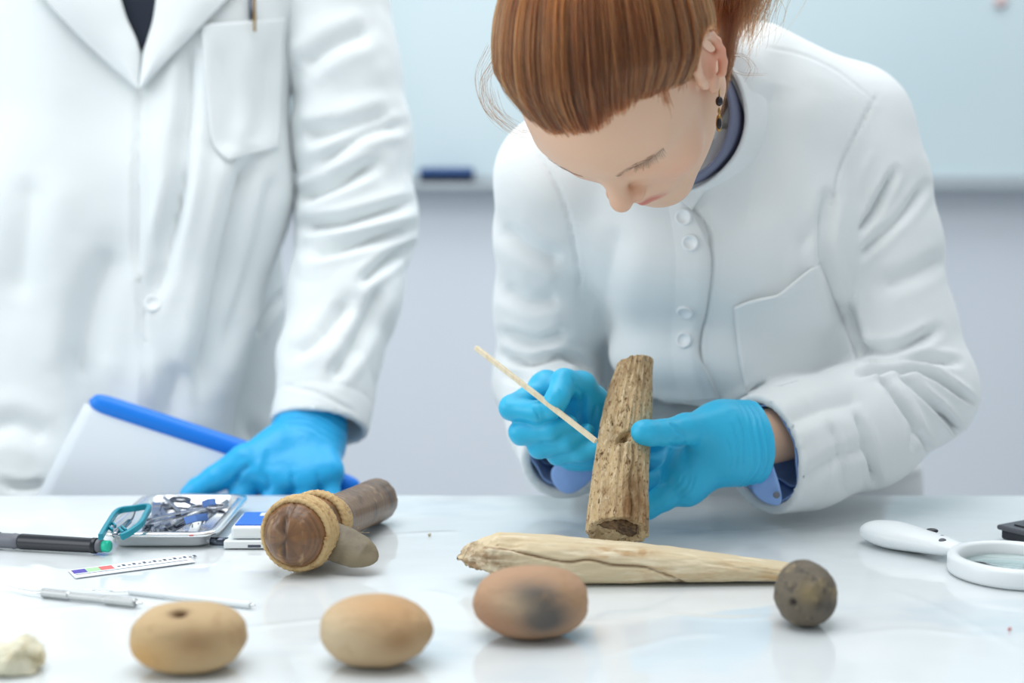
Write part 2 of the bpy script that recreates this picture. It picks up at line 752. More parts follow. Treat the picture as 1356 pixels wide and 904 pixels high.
M['shoe'] = mat('black_leather', srgb(26, 26, 28), 0.4)
M['table'] = mat('white_laminate', srgb(224, 229, 231), 0.10, spec=0.55, coat=0.25,
                 noise=[(3.2, 4, srgb(196, 210, 220), 0.55, 0.74, (1, 2.4, 1)), (9, 3, srgb(224, 229, 230), 0.55, 0.7, I3)],
                 bump=[(30, 0.03, 0.002, (1, 3, 1))],
                 rvar=(7, 0.04, 0.12, (1, 2, 1)))
M['tableleg'] = mat('grey_steel', srgb(150, 155, 160), 0.4, 0.8)
M['wall'] = mat('pale_wall', srgb(222, 227, 234), 0.8, noise=[(1.2, 2, srgb(217, 223, 232), 0.4, 0.7, I3)], bump=[(300, 0.1, 0.001, I3)])
M['board'] = mat('whiteboard_enamel', srgb(200, 217, 223), 0.4, noise=[(1.0, 2, srgb(208, 223, 228), 0.4, 0.65, I3)])
M['alu'] = mat('aluminium', srgb(176, 184, 190), 0.5, 0.3)
M['floor'] = mat('grey_vinyl', srgb(176, 180, 184), 0.5, noise=[(6, 5, srgb(160, 165, 170), 0.4, 0.65, I3)])
M['steel'] = mat('polished_steel', srgb(240, 242, 244), 0.2, 0.9, bump=[(90, 0.05, 0.001, I3)])
M['steel2'] = mat('dark_steel', srgb(84, 90, 102), 0.22, 1.0)
M['teal'] = mat('teal_plastic', srgb(16, 140, 160), 0.35)
M['green'] = mat('green_plug', srgb(30, 200, 165), 0.4)
M['black'] = mat('black_plastic', srgb(30, 33, 42), 0.3)
M['grey'] = mat('grey_plastic', srgb(110, 112, 120), 0.5)
M['white'] = mat('white_plastic', srgb(233, 238, 240), 0.3)
M['bluep'] = mat('blue_plastic', srgb(28, 112, 214), 0.35)
M['bluefoil'] = mat('blue_foil', srgb(44, 78, 130), 0.25, 0.5)
M['steel3'] = mat('worn_steel', srgb(164, 168, 176), 0.2, 1.0)
M['paper'] = mat('white_paper', srgb(226, 233, 240), 0.8)
M['binder'] = mat('blue_folder_plastic', srgb(0, 126, 232), 0.42)
M['glass'] = mat('lens_glass', (0.9, 1, 0.98, 1), 0.02, trans=1.0, ior=1.45)
M['purple'] = mat('purple_print', srgb(88, 76, 170), 0.7)
M['greenp'] = mat('green_print', srgb(170, 214, 165), 0.7)
M['red'] = mat('red_print', srgb(214, 112, 110), 0.7)
M['ink'] = mat('black_print', srgb(80, 84, 100), 0.7)
M['dark'] = mat('dark_hollow', srgb(40, 30, 24), 0.9)
M['bone'] = mat('weathered_bone', srgb(206, 180, 140), 0.85, spec=0.2,
                noise=[(330, 5, srgb(120, 88, 58), 0.54, 0.66, (1, 1, 0.55)), (240, 4, srgb(230, 210, 176), 0.54, 0.66, (1, 1, 0.45)),
                       (26, 4, srgb(140, 106, 72), 0.47, 0.66, (1, 1, 0.45)), (190, 3, srgb(92, 66, 44), 0.62, 0.70, (1, 1, 0.4))],
                bump=[(260, 1.0, 0.0025, (1, 1, 0.5)), (700, 0.8, 0.0012, (1, 1, 0.6))])
M['bone2'] = mat('pale_bone', srgb(216, 200, 168), 0.75, spec=0.3, tone=True,
                 noise=[(30, 5, srgb(196, 160, 112), 0.56, 0.74, (0.35, 1, 1)), (140, 5, srgb(238, 224, 196), 0.5, 0.7, (0.15, 1, 1))],
                 bump=[(150, 0.5, 0.0012, (0.1, 1, 1)), (500, 0.35, 0.0006, (0.3, 1, 1))])
M['marrow'] = mat('spongy_core', srgb(128, 100, 70), 0.9, noise=[(240, 5, srgb(80, 60, 42), 0.45, 0.6, I3)], bump=[(260, 1.0, 0.002, I3)])
M['stone'] = mat('river_stone', srgb(196, 160, 118), 0.7, tone=True, spec=0.35,
                 noise=[(38, 5, srgb(164, 128, 90), 0.55, 0.8, I3)], bump=[(120, 0.25, 0.001, I3), (600, 0.2, 0.0004, I3)])
M['ball'] = mat('dark_stone_ball', srgb(106, 94, 80), 0.65, tone=True, noise=[(70, 5, srgb(150, 132, 98), 0.55, 0.7, I3), (90, 4, srgb(58, 52, 48), 0.56, 0.7, I3)],
                bump=[(140, 0.5, 0.0015, I3)])
M['antler'] = mat('brown_antler', srgb(122, 92, 66), 0.42, tone=True, coat=0.2,
                  noise=[(40, 5, srgb(82, 60, 44), 0.5, 0.7, (1, 1, 0.2)), (90, 4, srgb(170, 138, 100), 0.58, 0.72, (1, 1, 0.15))],
                  bump=[(180, 0.5, 0.0014, (1, 1, 0.12))])
M['twine'] = mat('natural_twine', srgb(206, 176, 128), 0.9, noise=[(160, 4, srgb(164, 128, 84), 0.5, 0.7, I3)], bump=[(900, 0.6, 0.0006, I3)])
M['flint'] = mat('grey_brown_flint', srgb(128, 116, 92), 0.5, noise=[(50, 5, srgb(104, 92, 72), 0.45, 0.7, I3)], bump=[(90, 0.3, 0.001, I3)])
M['chalk'] = mat('pale_shell', srgb(226, 220, 196), 0.8, noise=[(60, 4, srgb(206, 192, 156), 0.5, 0.7, I3)], bump=[(120, 0.4, 0.001, I3)])
M['wood'] = mat('pale_wood', srgb(236, 224, 196), 0.6, noise=[(200, 3, srgb(222, 204, 168), 0.45, 0.7, (1, 1, 0.05))])
M['gold'] = mat('old_brass', srgb(176, 140, 80), 0.3, 1.0)
M['gem'] = mat('dark_gem', srgb(34, 26, 34), 0.1)
M['lash'] = mat('dark_lash', srgb(40, 28, 22), 0.6)
M['haircap'] = mat('hair_base', srgb(84, 50, 30), 0.6, noise=[(60, 4, srgb(50, 30, 20), 0.4, 0.7, I3)])
M['pink'] = mat('pink_magnet', srgb(214, 190, 190), 0.5)

# ------------------------------------------------------------------ the setting
def struct(o):
    o['kind'] = 'structure'
    return o


WALLY = 3.3
struct(box('floor', (-4, -1.5, -0.05), (5, WALLY, 0), M['floor']))
struct(box('wall_back', (-4, WALLY, 0), (5, WALLY + 0.1, 3.0), M['wall']))
wb = thing('whiteboard', 'large pale blue whiteboard on the wall behind the two people', 'whiteboard', (0.4, WALLY, 1.1))
zb = P(678, 240, WALLY)[2]
box('board_panel', (-2.3, WALLY - 0.022, zb + 0.012), (3.4, WALLY, zb + 1.4), M['board'], wb)
box('board_frame', (-2.3, WALLY - 0.03, zb - 0.004), (3.4, WALLY, zb + 0.012), M['alu'], wb, 0.003)
box('pen_ledge', (-2.3, WALLY - 0.075, zb - 0.02), (3.4, WALLY, zb - 0.004), M['alu'], wb, 0.004)
mg = P(1313, 6, WALLY - 0.03)
V, F_ = lathe([(0.014, 0), (0.015, 0.003), (0.015, 0.008), (0.012, 0.011)], 20, (basis((0, -1, 0)), (mg[0], WALLY - 0.022, mg[2])))
tag(recenter(link('magnet', V, F_, M['pink'])), 'small pale pink round magnet on the upper right of the whiteboard', 'magnet')
eo = P(585, 240, WALLY - 0.05)
er = thing('board_eraser', 'dark blue board eraser lying on the whiteboard ledge beside the standing person', 'eraser', (eo[0], WALLY - 0.045, zb - 0.004))
box('eraser_body', (eo[0] - 0.05, WALLY - 0.074, zb + 0.009), (eo[0] + 0.075, WALLY - 0.034, zb + 0.03), M['bluefoil'], er, 0.006)
box('eraser_felt', (eo[0] - 0.048, WALLY - 0.073, zb - 0.0032), (eo[0] + 0.073, WALLY - 0.035, zb + 0.009), M['black'], er, 0.001)

tb = thing('laboratory_table', 'glossy white laboratory table covered with finds and tools', 'table', (0, 1.0, 0))
EDGE = T(678, 655)[1]
box('table_top', (-1.25, 0.42, TABLE - 0.03), (1.35, EDGE, TABLE - 0.0016), M['table'], tb, 0.003)
# glossy white sheet over the top, not quite flat, with a few creases
nx, ny = 560, 250
gx, gy = np.meshgrid(np.linspace(-1.24, 1.34, nx), np.linspace(0.43, EDGE - 0.001, ny))
fl = np.stack([gx.ravel(), gy.ravel(), np.zeros(nx * ny)], 1)
hz_ = 0.00022 * fbm(fl * np.array([9, 12, 0]) + 3, 2) + 0.00007 * fbm(fl * np.array([36, 60, 0]) + 8, 2)
for ln in ([(985, 705), (1060, 697), (1110, 692), (1150, 687)], [(20, 779), (60, 787), (100, 786)], [(500, 709), (560, 705), (610, 703)], [(870, 700), (950, 703), (1000, 700)],
           [(1180, 780), (1260, 812), (1356, 862)], [(300, 835), (400, 822), (520, 812)], [(0, 812), (60, 806), (150, 800)], [(880, 812), (960, 818), (1030, 815)],
           [(800, 868), (900, 842), (960, 838)], [(1130, 840), (1200, 832), (1290, 840)], [(40, 742), (70, 752), (60, 765)], [(560, 780), (600, 790), (620, 812)]):
    w3 = smoothline([T(*q)[:2] for q in ln])
    dd_, _s, tt_ = polydist(fl[:, :2], w3)
    hz_ += 0.0006 * np.exp(-(dd_ / 0.0042) ** 2) * np.clip(np.minimum(tt_, 1 - tt_) * 4 + 0.1, 0, 1)
fl[:, 2] = TABLE - 0.0006 + np.clip(hz_, -0.0009, 0.00055)
i_ = np.arange(ny - 1)[:, None] * nx
j_ = np.arange(nx - 1)[None, :]
link('gloss_sheet', fl, np.stack([i_ + j_, i_ + j_ + 1, i_ + nx + j_ + 1, i_ + nx + j_], -1).reshape(-1, 4), M['table'], tb)
for x in (-1.18, 1.28):
    for y in (0.5, EDGE - 0.08):
        box('leg', (x - 0.025, y - 0.025, 0), (x + 0.025, y + 0.025, TABLE - 0.03), M['tableleg'], tb, 0.004)
box('apron', (-1.2, EDGE - 0.07, TABLE - 0.09), (1.3, EDGE - 0.05, TABLE - 0.03), M['tableleg'], tb)


# ------------------------------------------------------------------ stones and finds on the table
def icos(sub):
    bm = bmesh.new()
    bmesh.ops.create_icosphere(bm, subdivisions=sub, radius=1)
    V = np.array([v.co for v in bm.verts])
    Fq = np.array([[v.index for v in f.verts] for f in bm.faces])
    bm.free()
    return V, Fq


ICO = icos(6)


def stone(name, px0, px1, py0, py1, mt, depth, fn, label, seed, color, power=2.4):
    """a pebble filling the photo box px0..px1, py0..py1, standing on the table"""
    c = T((px0 + px1) / 2, py1 - 0.10 * (py1 - py0))
    cx = (px0 + px1) / 2
    dist = (c - CO) @ VF
    rx = (px1 - px0) / 2 / FPX * dist
    hh = (py1 - py0) / FPX * dist
    rz = hh / 2 * 0.97
    ry = rx * depth
    U = ICO[0]
    s = (np.abs(U) ** power).sum(1) ** (-1 / power)
    V = U * s[:, None] * np.array([rx, ry, rz])
    V = V * (1 + 0.035 * fbm(U * 1.3 + seed, 3)[:, None] + 0.006 * fbm(U * 9 + seed, 2)[:, None])
    col = np.tile(np.array(color[:3]), (len(V), 1))
    V, col = fn(V, U, col, (rx, ry, rz))
    V[:, 2] = np.maximum(V[:, 2], V[:, 2].min() + 0.0012)
    o = link(name, V, ICO[1], mt, None, True, col)
    o.location = (c[0], c[1] + ry * 0.35, TABLE - V[:, 2].min())
    tag(o, label, 'stone', 'finds laid along the front of the table')
    return o


def blob(U, dirn, size):
    d = np.array(dirn, float)
    d /= np.linalg.norm(d)
    return np.exp(-((1 - U @ d) / size) ** 1.0)


def mix(col, c, w):
    return col * (1 - w[:, None]) + np.array(c[:3]) * w[:, None]


def f1(V, U, col, r):
    w = blob(U, (-0.08, -0.45, 0.95), 0.006)
    V = V * (1 - 0.34 * np.clip(w * 1.5, 0, 1))[:, None]
    V = V * (1 - 0.07 * blob(U, (0.25, -0.9, 0.1), 0.06))[:, None]
    col = mix(col, srgb(92, 58, 40), np.clip(blob(U, (-0.08, -0.45, 0.95), 0.012) * 1.2, 0, 1))
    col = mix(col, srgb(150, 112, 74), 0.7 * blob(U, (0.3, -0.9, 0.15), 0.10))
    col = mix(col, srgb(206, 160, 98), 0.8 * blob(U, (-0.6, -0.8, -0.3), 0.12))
    return V, col


def f2(V, U, col, r):
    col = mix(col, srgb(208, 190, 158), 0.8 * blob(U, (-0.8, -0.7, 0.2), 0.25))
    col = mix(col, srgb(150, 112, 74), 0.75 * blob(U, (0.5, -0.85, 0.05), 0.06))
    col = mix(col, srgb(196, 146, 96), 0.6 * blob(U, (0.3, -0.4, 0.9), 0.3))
    return V, col


def f3(V, U, col, r):
    n = fbm(U * 3 + 4, 3) * 0.35
    a = np.clip(blob(U, (0.0, -0.9, 0.45), 0.10) * 1.1 + blob(U, (0.22, -0.95, -0.2), 0.11) * 1.1 + n * 0.4 * blob(U, (0.2, -1, 0.1), 0.2), 0, 1)
    col = mix(col, srgb(92, 88, 84), a)
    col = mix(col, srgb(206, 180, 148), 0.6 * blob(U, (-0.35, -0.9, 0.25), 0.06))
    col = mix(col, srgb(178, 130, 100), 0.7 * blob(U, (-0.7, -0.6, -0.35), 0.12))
    return V, col


def f4(V, U, col, r):
    V = V * (1 - 0.10 * np.clip(blob(U, (-0.55, -0.85, -0.02), 0.004) * 1.4, 0, 1))[:, None]
    V = V * (1 + 0.03 * fbm(U * 2.5 + 2, 3))[:, None]
    col = mix(col, srgb(30, 26, 24), np.clip(blob(U, (-0.55, -0.85, -0.02), 0.006) * 1.3, 0, 1))
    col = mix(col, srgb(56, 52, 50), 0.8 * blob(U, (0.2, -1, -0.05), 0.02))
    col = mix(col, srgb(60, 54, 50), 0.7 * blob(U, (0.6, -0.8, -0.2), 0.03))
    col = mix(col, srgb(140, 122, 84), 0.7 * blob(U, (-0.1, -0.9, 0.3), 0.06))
    return V, col


stone('pebble', 170, 322, 809, 899, M['stone'], 0.8, f1, 'tan pebble with a dark drilled hole in its top, leftmost of the round stones', 1.0, srgb(194, 166, 126))
stone('pebble', 420, 571, 799, 894, M['stone'], 0.8, f2, 'smooth plain tan pebble between the drilled pebble and the blackened pebble', 5.0, srgb(188, 160, 124), 2.2)
stone('pebble', 628, 781, 762, 856, M['stone'], 0.8, f3, 'brown pebble with a black burnt patch lying in front of the long bone', 9.0, srgb(178, 142, 112), 2.3)
stone('stone_ball', 1027, 1112, 748, 840, M['ball'], 1.0, f4, 'dark mottled round stone ball at the right end of the long bone', 13.0, srgb(104, 94, 80), 2.05)

# pale fragment at the lower left corner
c = T(14, 893)
U = ICO[0]
V = U * np.array([0.026, 0.018, 0.0115]) * (1 + 0.22 * fbm(U * 1.7 + 21, 4))[:, None]
V[:, 2] += 0.006 * np.exp(-((V[:, 0] - 0.012) / 0.008) ** 2) * (V[:, 2] > -0.004)
V[:, 2] = np.maximum(V[:, 2], -0.008)
o = link('shell_fragment', V, ICO[1], M['chalk'])
o.location = (c[0] - 0.004, c[1] + 0.01, TABLE + 0.008)
tag(o, 'small pale cream broken fragment at the lower left edge of the table', 'fragment', 'finds laid along the front of the table')

# long bone lying on the table
def long_bone():
    n, m = 260, 110
    S = np.linspace(0, 1, n)
    top = np.interp(S, [0, .03, .08, .12, .3, .45, .7, 1], [738, 722, 712, 706, 709, 715, 728, 746])
    bot = np.interp(S, [0, .04, .1, .2, .35, .6, 1], [742, 752, 760, 770, 778, 779, 781])
    xs = 607 + S * (1056 - 607)
    V = []
    ybase = T(830, 779)[1]
    y0 = ybase + 0.022
    for i in range(n):
        s = S[i]
        dist = (np.array([0, y0, TABLE + 0.02]) - CO) @ VF
        pt = CO + VF * 0
        zt = P(xs[i], top[i], dist + 0.004)[2]
        zb_ = max(P(xs[i], bot[i], dist - 0.008)[2], TABLE + 0.0008)
        X = P(xs[i], 750, dist)[0]
        hz = max((zt - zb_) / 2, 0.001)
        hy = 0.024 * min(1, (s / 0.10) ** 0.6 + 0.12) * (1 - 0.42 * s) + 0.001
        if i in (0, n - 1):
            hz *= 0.35
            hy *= 0.35
        for j in range(m):
            a = 2 * math.pi * j / m
            ca, sa = math.cos(a), math.sin(a)
            pw = 0.8
            V.append((X, y0 + hy * math.copysign(abs(ca) ** pw, ca), (zt + zb_) / 2 + hz * math.copysign(abs(sa) ** pw, sa)))
    V = np.array(V)
    i = np.arange(n - 1)[:, None] * m
    j = np.arange(m)[None, :]
    jn = (j + 1) % m
    Fq = np.stack([i + j, i + m + j, i + m + jn, i + jn], -1).reshape(-1, 4)
    N = normals(V, Fq)
    if (N[:, 2] * (V[:, 2] - V[:, 2].mean())).mean() < 0:
        Fq = Fq[:, ::-1]
        N = -N
    V = V + N * (0.0012 * fbm(V * np.array([14, 60, 60]), 3) + 0.0004 * fbm(V * np.array([60, 400, 400]), 2))[:, None]
    px, d = project(V)
    end = np.exp(-np.clip((px[:, 0] - 607 - (px[:, 1] - 715) * 0.9) / 46, 0, 9) ** 2) * np.clip((px[:, 1] - 714) / 8, 0, 1)
    V = V + N * (end * 0.0024 * fbm(V * 240, 3))[:, None]
    V = fold(V, Fq, [([(636, 724), (672, 727), (705, 735), (750, 744), (780, 741), (812, 748), (850, 750), (875, 758), (900, 769), (918, 778)], 2.2, -0.0022),
                     ([(660, 716), (720, 716), (800, 722), (860, 728)], 2.0, -0.0008), ([(930, 745), (980, 752), (1035, 762)], 2.5, -0.0007),
                     ([(960, 742), (1000, 751), (1045, 757)], 2.0, -0.0006), ([(620, 720), (645, 716), (690, 722)], 6, -0.004)])
    V[:, 2] = np.maximum(V[:, 2], TABLE + 0.0004)
    col = np.tile(np.array(srgb(216, 199, 166)[:3]), (len(V), 1))
    col = mix(col, srgb(150, 122, 92), np.clip(end * (0.7 + 0.8 * fbm(V * 160, 3)), 0, 0.9))
    crk, _, _ = polydist(px, smoothline([(640, 724), (672, 727), (705, 735), (750, 744), (780, 741), (812, 748), (850, 750), (875, 758), (900, 769), (918, 778)]))
    col = mix(col, srgb(128, 92, 62), 0.85 * np.exp(-(crk / 1.5) ** 2))
    st = np.exp(-((px[:, 0] - 800) / 36) ** 2 - ((px[:, 1] - 730) / 8) ** 2) + np.exp(-((px[:, 0] - 850) / 18) ** 2 - ((px[:, 1] - 731) / 5) ** 2)
    col = mix(col, srgb(190, 152, 108), np.clip(st * (0.6 + fbm(V * 120, 3)), 0, 0.8))
    o = link('long_bone', V, Fq, M['bone2'], None, True, col)
    tag(o, 'long pale split bone lying flat on the table with a dark lengthwise crack', 'bone')
    return recenter(o)


long_bone()


# bone held upright in the gloved hands
BB = P(817, 704, 1.262)
BT = P(842, 478, 1.352)
BAX = (BT - BB) / np.linalg.norm(BT - BB)
BLEN = np.linalg.norm(BT - BB)


def held_bone():
    n, m = 230, 150
    R = basis(BAX, (1, 0, 0))        # x to the right, z along the bone, -y' towards the viewer
    S = np.linspace(0, 1, n)
    rad = np.interp(S, [0, .08, .25, .45, .6, .8, .95, 1], [.0262, .0258, .0245, .0225, .0215, .0188, .0158, .0150])
    rad[0] *= 0.985
    rad[-1] *= 0.8
    rad[-2] *= 0.93
    A = np.linspace(0, 2 * math.pi, m, endpoint=False)
    bend = 0.003 * np.sin(S * math.pi)
    ca, sa = np.cos(A)[None, :], np.sin(A)[None, :]
    k = np.stack(np.broadcast_arrays(ca * 6 + 0 * S[:, None], sa * 6 + 0 * S[:, None], S[:, None] * BLEN * 25), -1).reshape(-1, 3)
    disp = 0.0022 * fbm(k * np.array([1, 1, 0.35]) + 3, 4).reshape(n, m) + 0.0006 * fbm(k * np.array([5, 5, 1.6]), 2).reshape(n, m)
    rr = rad[:, None] * (1 + 0.05 * np.cos(2 * A)[None, :]) + disp
    # carved hole on the side towards the viewer, crack along the right
    z = S[:, None] * BLEN
    ang = (A[None, :] + math.pi / 2 + math.pi) % (2 * math.pi) - math.pi      # 0 faces the viewer
    hx = ang * 0.022
    hole = np.exp(-((hx + 0.001) / 0.0080) ** 6 - ((z - 0.0850 - 0.35 * hx) / 0.0052) ** 6)
    lip = np.exp(-((hx + 0.009) / 0.010) ** 2 - ((z - 0.089) / 0.010) ** 2)
    rr = rr - 0.0055 * lip - 0.0175 * hole
    crack = np.exp(-((hx - 0.009 - 0.0016 * np.sin(z * 120)) / 0.0011) ** 2) * (z < 0.078) * (z > 0.004)
    crack2 = np.exp(-((hx - 0.017 - 0.001 * np.sin(z * 90)) / 0.0012) ** 2) * (z < 0.07)
    rr = rr - 0.0050 * crack - 0.003 * crack2
    zz = z + 0.003 * ((ca * 0.6 - sa) * np.exp(-(S[:, None] / 0.05))) - 0.005 * np.exp(-((1 - S[:, None]) / 0.06)) * (-ca * 0.8 + 0.1)
    V = np.stack([rr * ca - bend[:, None], rr * sa, zz + 0 * rr], -1)
    rings = [V]
    # ends: rim then a sunken core
    e0 = V[0].copy()
    r1 = e0 * np.array([0.80, 0.80, 1])
    r2 = e0 * np.array([0.72, 0.72, 1]) + np.array([0, 0, 0.0035])
    r3 = e0 * np.array([0.05, 0.05, 1]) + np.array([0, 0, 0.004])
    t0 = V[-1].copy()
    s1 = t0 * np.array([0.6, 0.6, 1]) + np.array([0, 0, 0.002])
    s2 = t0 * np.array([0.05, 0.05, 1]) + np.array([0, 0, 0.002])
    V = np.concatenate([r3[None], r2[None], r1[None], V, s1[None], s2[None]])
    nn = len(V)
    V = V.reshape(-1, 3)
    i = np.arange(nn - 1)[:, None] * m
    j = np.arange(m)[None, :]
    jn = (j + 1) % m
    Fq = np.stack([i + j, i + jn, i + m + jn, i + m + j], -1).reshape(-1, 4)
    o = link('held_bone', V, Fq, M['bone'])
    tag(o, 'brown weathered bone with a carved hole held upright in the blue gloves', 'bone')
    core, Fc = tube(np.array([[0, 0, 0.0022], [0, 0, 0.008]]), [0.0175, 0.0175], 40)
    core = core + np.concatenate([np.random.default_rng(3).normal(0, 0.0006, (40, 3)), np.zeros((40, 3))])
    oc = link('marrow_core', core, Fc, M['marrow'])
    oc.parent = o
    o.matrix_world = Matrix.Translation(Vector(BB)) @ Matrix(R.tolist()).to_4x4()
    return o


held_bone()


# ------------------------------------------------------------------ hafted tool: antler sleeve, twine lashing, stone blade
def hafted_tool():
    a = T(378, 772)
    a = np.array([a[0], a[1] + 0.006, TABLE + 0.0362])
    b = T(503, 690)
    b = np.array([b[0] - 0.002, b[1], TABLE + 0.0215])
    ax = (b - a) / np.linalg.norm(b - a)
    L = np.linalg.norm(b - a)
    R = basis(ax, np.cross((0, 0, 1), ax) * -1)
    root = thing('hafted_tool', 'brown antler haft bound with pale twine holding a stone blade', 'tool', (a[0], a[1], TABLE))
    n, m = 170, 72
    s = np.linspace(0, L, n)
    rad = np.interp(s, [0, .003, .009, .018, .030, .06, .085, .095, .11, .2, .3, .4], [.0003, .015, .0225, .0275, .0292, .0262, .0245, .0225, .021, .0212, .0205, .02])
    A = np.linspace(0, 2 * math.pi, m, endpoint=False)
    k = np.stack(np.broadcast_arrays(np.cos(A)[None, :] * 3 + 0 * s[:, None], np.sin(A)[None, :] * 3 + 0 * s[:, None], s[:, None] * 18), -1).reshape(-1, 3)
    rr = rad[:, None] * (1 + 0.025 * fbm(k, 3).reshape(n, m) + 0.012 * fbm(k * np.array([6, 6, .6]), 2).reshape(n, m))
    ang = (A[None, :] + math.pi + math.pi / 2) % (2 * math.pi) - math.pi
    rr = rr - 0.004 * np.exp(-(ang / 0.06) ** 2) * np.exp(-((s[:, None] - 0.006) / 0.012) ** 2)
    X = np.cos(A)[None, :] * rr
    Y = np.sin(A)[None, :] * rr
    Z = s[:, None] + 0 * rr
    V = np.stack([X, Y, Z], -1)
    endring = V[-1] * np.array([.72, .72, 1])
    inner = V[-1] * np.array([.6, .6, 1]) - np.array([0, 0, .02])
    inner2 = V[-1] * np.array([.02, .02, 1]) - np.array([0, 0, .021])
    V = np.concatenate([V, endring[None], inner[None], inner2[None]])
    nn = len(V)
    V = V.reshape(-1, 3)
    i = np.arange(nn - 1)[:, None] * m
    j = np.arange(m)[None, :]
    jn = (j + 1) % m
    Fq = np.stack([i + j, i + jn, i + m + jn, i + m + j], -1).reshape(-1, 4)
    rad3 = np.hypot(V[:, 0], V[:, 1])
    col = np.tile(np.array(srgb(124, 96, 70)[:3]), (len(V), 1))
    head = np.clip((0.075 - V[:, 2]) / 0.012, 0, 1)
    col = mix(col, srgb(134, 92, 54), head)
    capw = np.clip((0.02 - V[:, 2]) / 0.008, 0, 1)
    col = mix(col, srgb(112, 80, 56), capw * (0.6 + 0.4 * np.sin(rad3 * 2600)))
    stripe = np.exp(-((V[:, 0] + 0.008) / 0.0022) ** 2) * (V[:, 1] > -0.004) * capw
    col = mix(col, srgb(186, 136, 74), stripe)
    slit = np.exp(-((V[:, 0] + 0.003) / 0.0017) ** 2) * np.clip((0.019 - np.abs(V[:, 1])) / 0.004, 0, 1) * capw
    V[:, 2] += 0.0032 * slit
    col = mix(col, srgb(58, 36, 22), 0.9 * slit)
    ringw = capw * np.clip(np.sin(rad3 * 2100 + 2 * vnoise(V * 90)) * 2 - 0.6, 0, 1)
    col = mix(col, srgb(74, 50, 34), 0.55 * ringw)
    Vw = V @ R.T + a
    h = link('haft', Vw, Fq, M['antler'], root, True, col)

    def rope(z0, z1, turns, r, thick, name='twine_ring', closed=True, tilt=0.0):
        npt = int(150 * turns)
        t = np.linspace(0, turns * 2 * math.pi, npt)
        zz = np.linspace(z0, z1, npt)
        rb = np.interp(zz, s, rad) + thick * 0.55 + r
        path = np.stack([rb * np.cos(t), rb * np.sin(t), zz + tilt * np.sin(t)], 1)
        Vt, Ft = tube(path, thick, 10)
        # twisted strands
        q = np.arange(len(Vt))
        ringi = q // 10
        ang_ = (q % 10) / 10 * 2 * math.pi
        ctr = path[ringi]
        Vt = ctr + (Vt - ctr) * (1 + 0.22 * np.cos(3 * (ang_ + ringi * 0.55)))[:, None]
        return link(name, Vt @ R.T + a, Ft, M['twine'], root)

    for z in (0.0185, 0.0230, 0.0275, 0.0320, 0.0365):
        rope(z, z + 0.003, 1.04, 0.0, 0.0025, tilt=0.0012)
    for z in (0.0595, 0.065):
        rope(z, z + 0.004, 1.04, 0.0, 0.0033, tilt=-0.004)
    # fibre wrap around the socket
    for z in np.arange(0.072, 0.097, 0.0032):
        rope(z, z + 0.0028, 1.02, -0.0016, 0.0012, 'fibre_wrap')
    # blade
    zl = 0.046
    o_ = a + R @ np.array([0.0, 0.0, zl])
    e1, e0 = P(499, 752, ((T(470, 766) - CO) @ VF) + 0.004), o_
    tip = np.array([e1[0], T(470, 766)[1] + 0.012, TABLE + 0.0125])
    bx = tip - e0
    bl = np.linalg.norm(bx)
    bx /= bl
    bu = np.array([0.12, -0.75, 0.65])
    bu = bu - bx * (bu @ bx)
    bu /= np.linalg.norm(bu)
    bw = np.cross(bu, bx)
    n2, m2 = 70, 48
    S2 = np.linspace(0.0, 1, n2)
    wid = np.interp(S2, [0, .3, .5, .75, .88, .95, .985, 1], [.016, .0172, .0178, .0158, .0115, .0075, .004, .0004])
    thk = np.interp(S2, [0, .4, .8, 1], [.0088, .0085, .006, .0003])
    V2 = []
    for i2 in range(n2):
        cc = e0 + bx * bl * S2[i2]
        for j2 in range(m2):
            t2 = 2 * math.pi * j2 / m2
            V2.append(cc + bw * wid[i2] * math.cos(t2) + bu * thk[i2] * math.sin(t2))
    V2 = np.array(V2)
    V2 = V2 * 1.0
    dz = TABLE + 0.0006 - V2[:, 2]
    V2[:, 2] = np.maximum(V2[:, 2], TABLE + 0.0006)
    i = np.arange(n2 - 1)[:, None] * m2
    j = np.arange(m2)[None, :]
    jn = (j + 1) % m2
    F2 = np.stack([i + j, i + jn, i + m2 + jn, i + m2 + j], -1).reshape(-1, 4)
    link('stone_blade', V2, F2, M['flint'], root)
    # loose fibres
    rr_ = np.random.default_rng(5)
    Vs, Fs = [], []
    for q in range(26):
        z = rr_.uniform(0.06, 0.11)
        t = rr_.uniform(0.2, 2.9)
        r0 = np.interp(z, s, rad)
        p0 = np.array([r0 * math.cos(t), r0 * math.sin(t), z])
        dv = np.array([math.cos(t), math.sin(t), rr_.uniform(-1, 1)]) * rr_.uniform(.004, .012)
        p1 = p0 + dv
        p2 = p1 + np.array([rr_.uniform(-1, 1), rr_.uniform(-.5, 1), rr_.uniform(-1, 1)]) * .006
        vv, ff = tube(spline([p0, p1, p2], 7), 0.00018, 4)
        base = sum(len(x) for x in Vs)
        Vs.append(vv)
        Fs += [tuple(int(ii) + base for ii in f) for f in ff]
    lf = link('loose_fibres', np.concatenate(Vs) @ R.T + a, Fs, M['twine'], root)
    lf['kind'] = 'stuff'


hafted_tool()

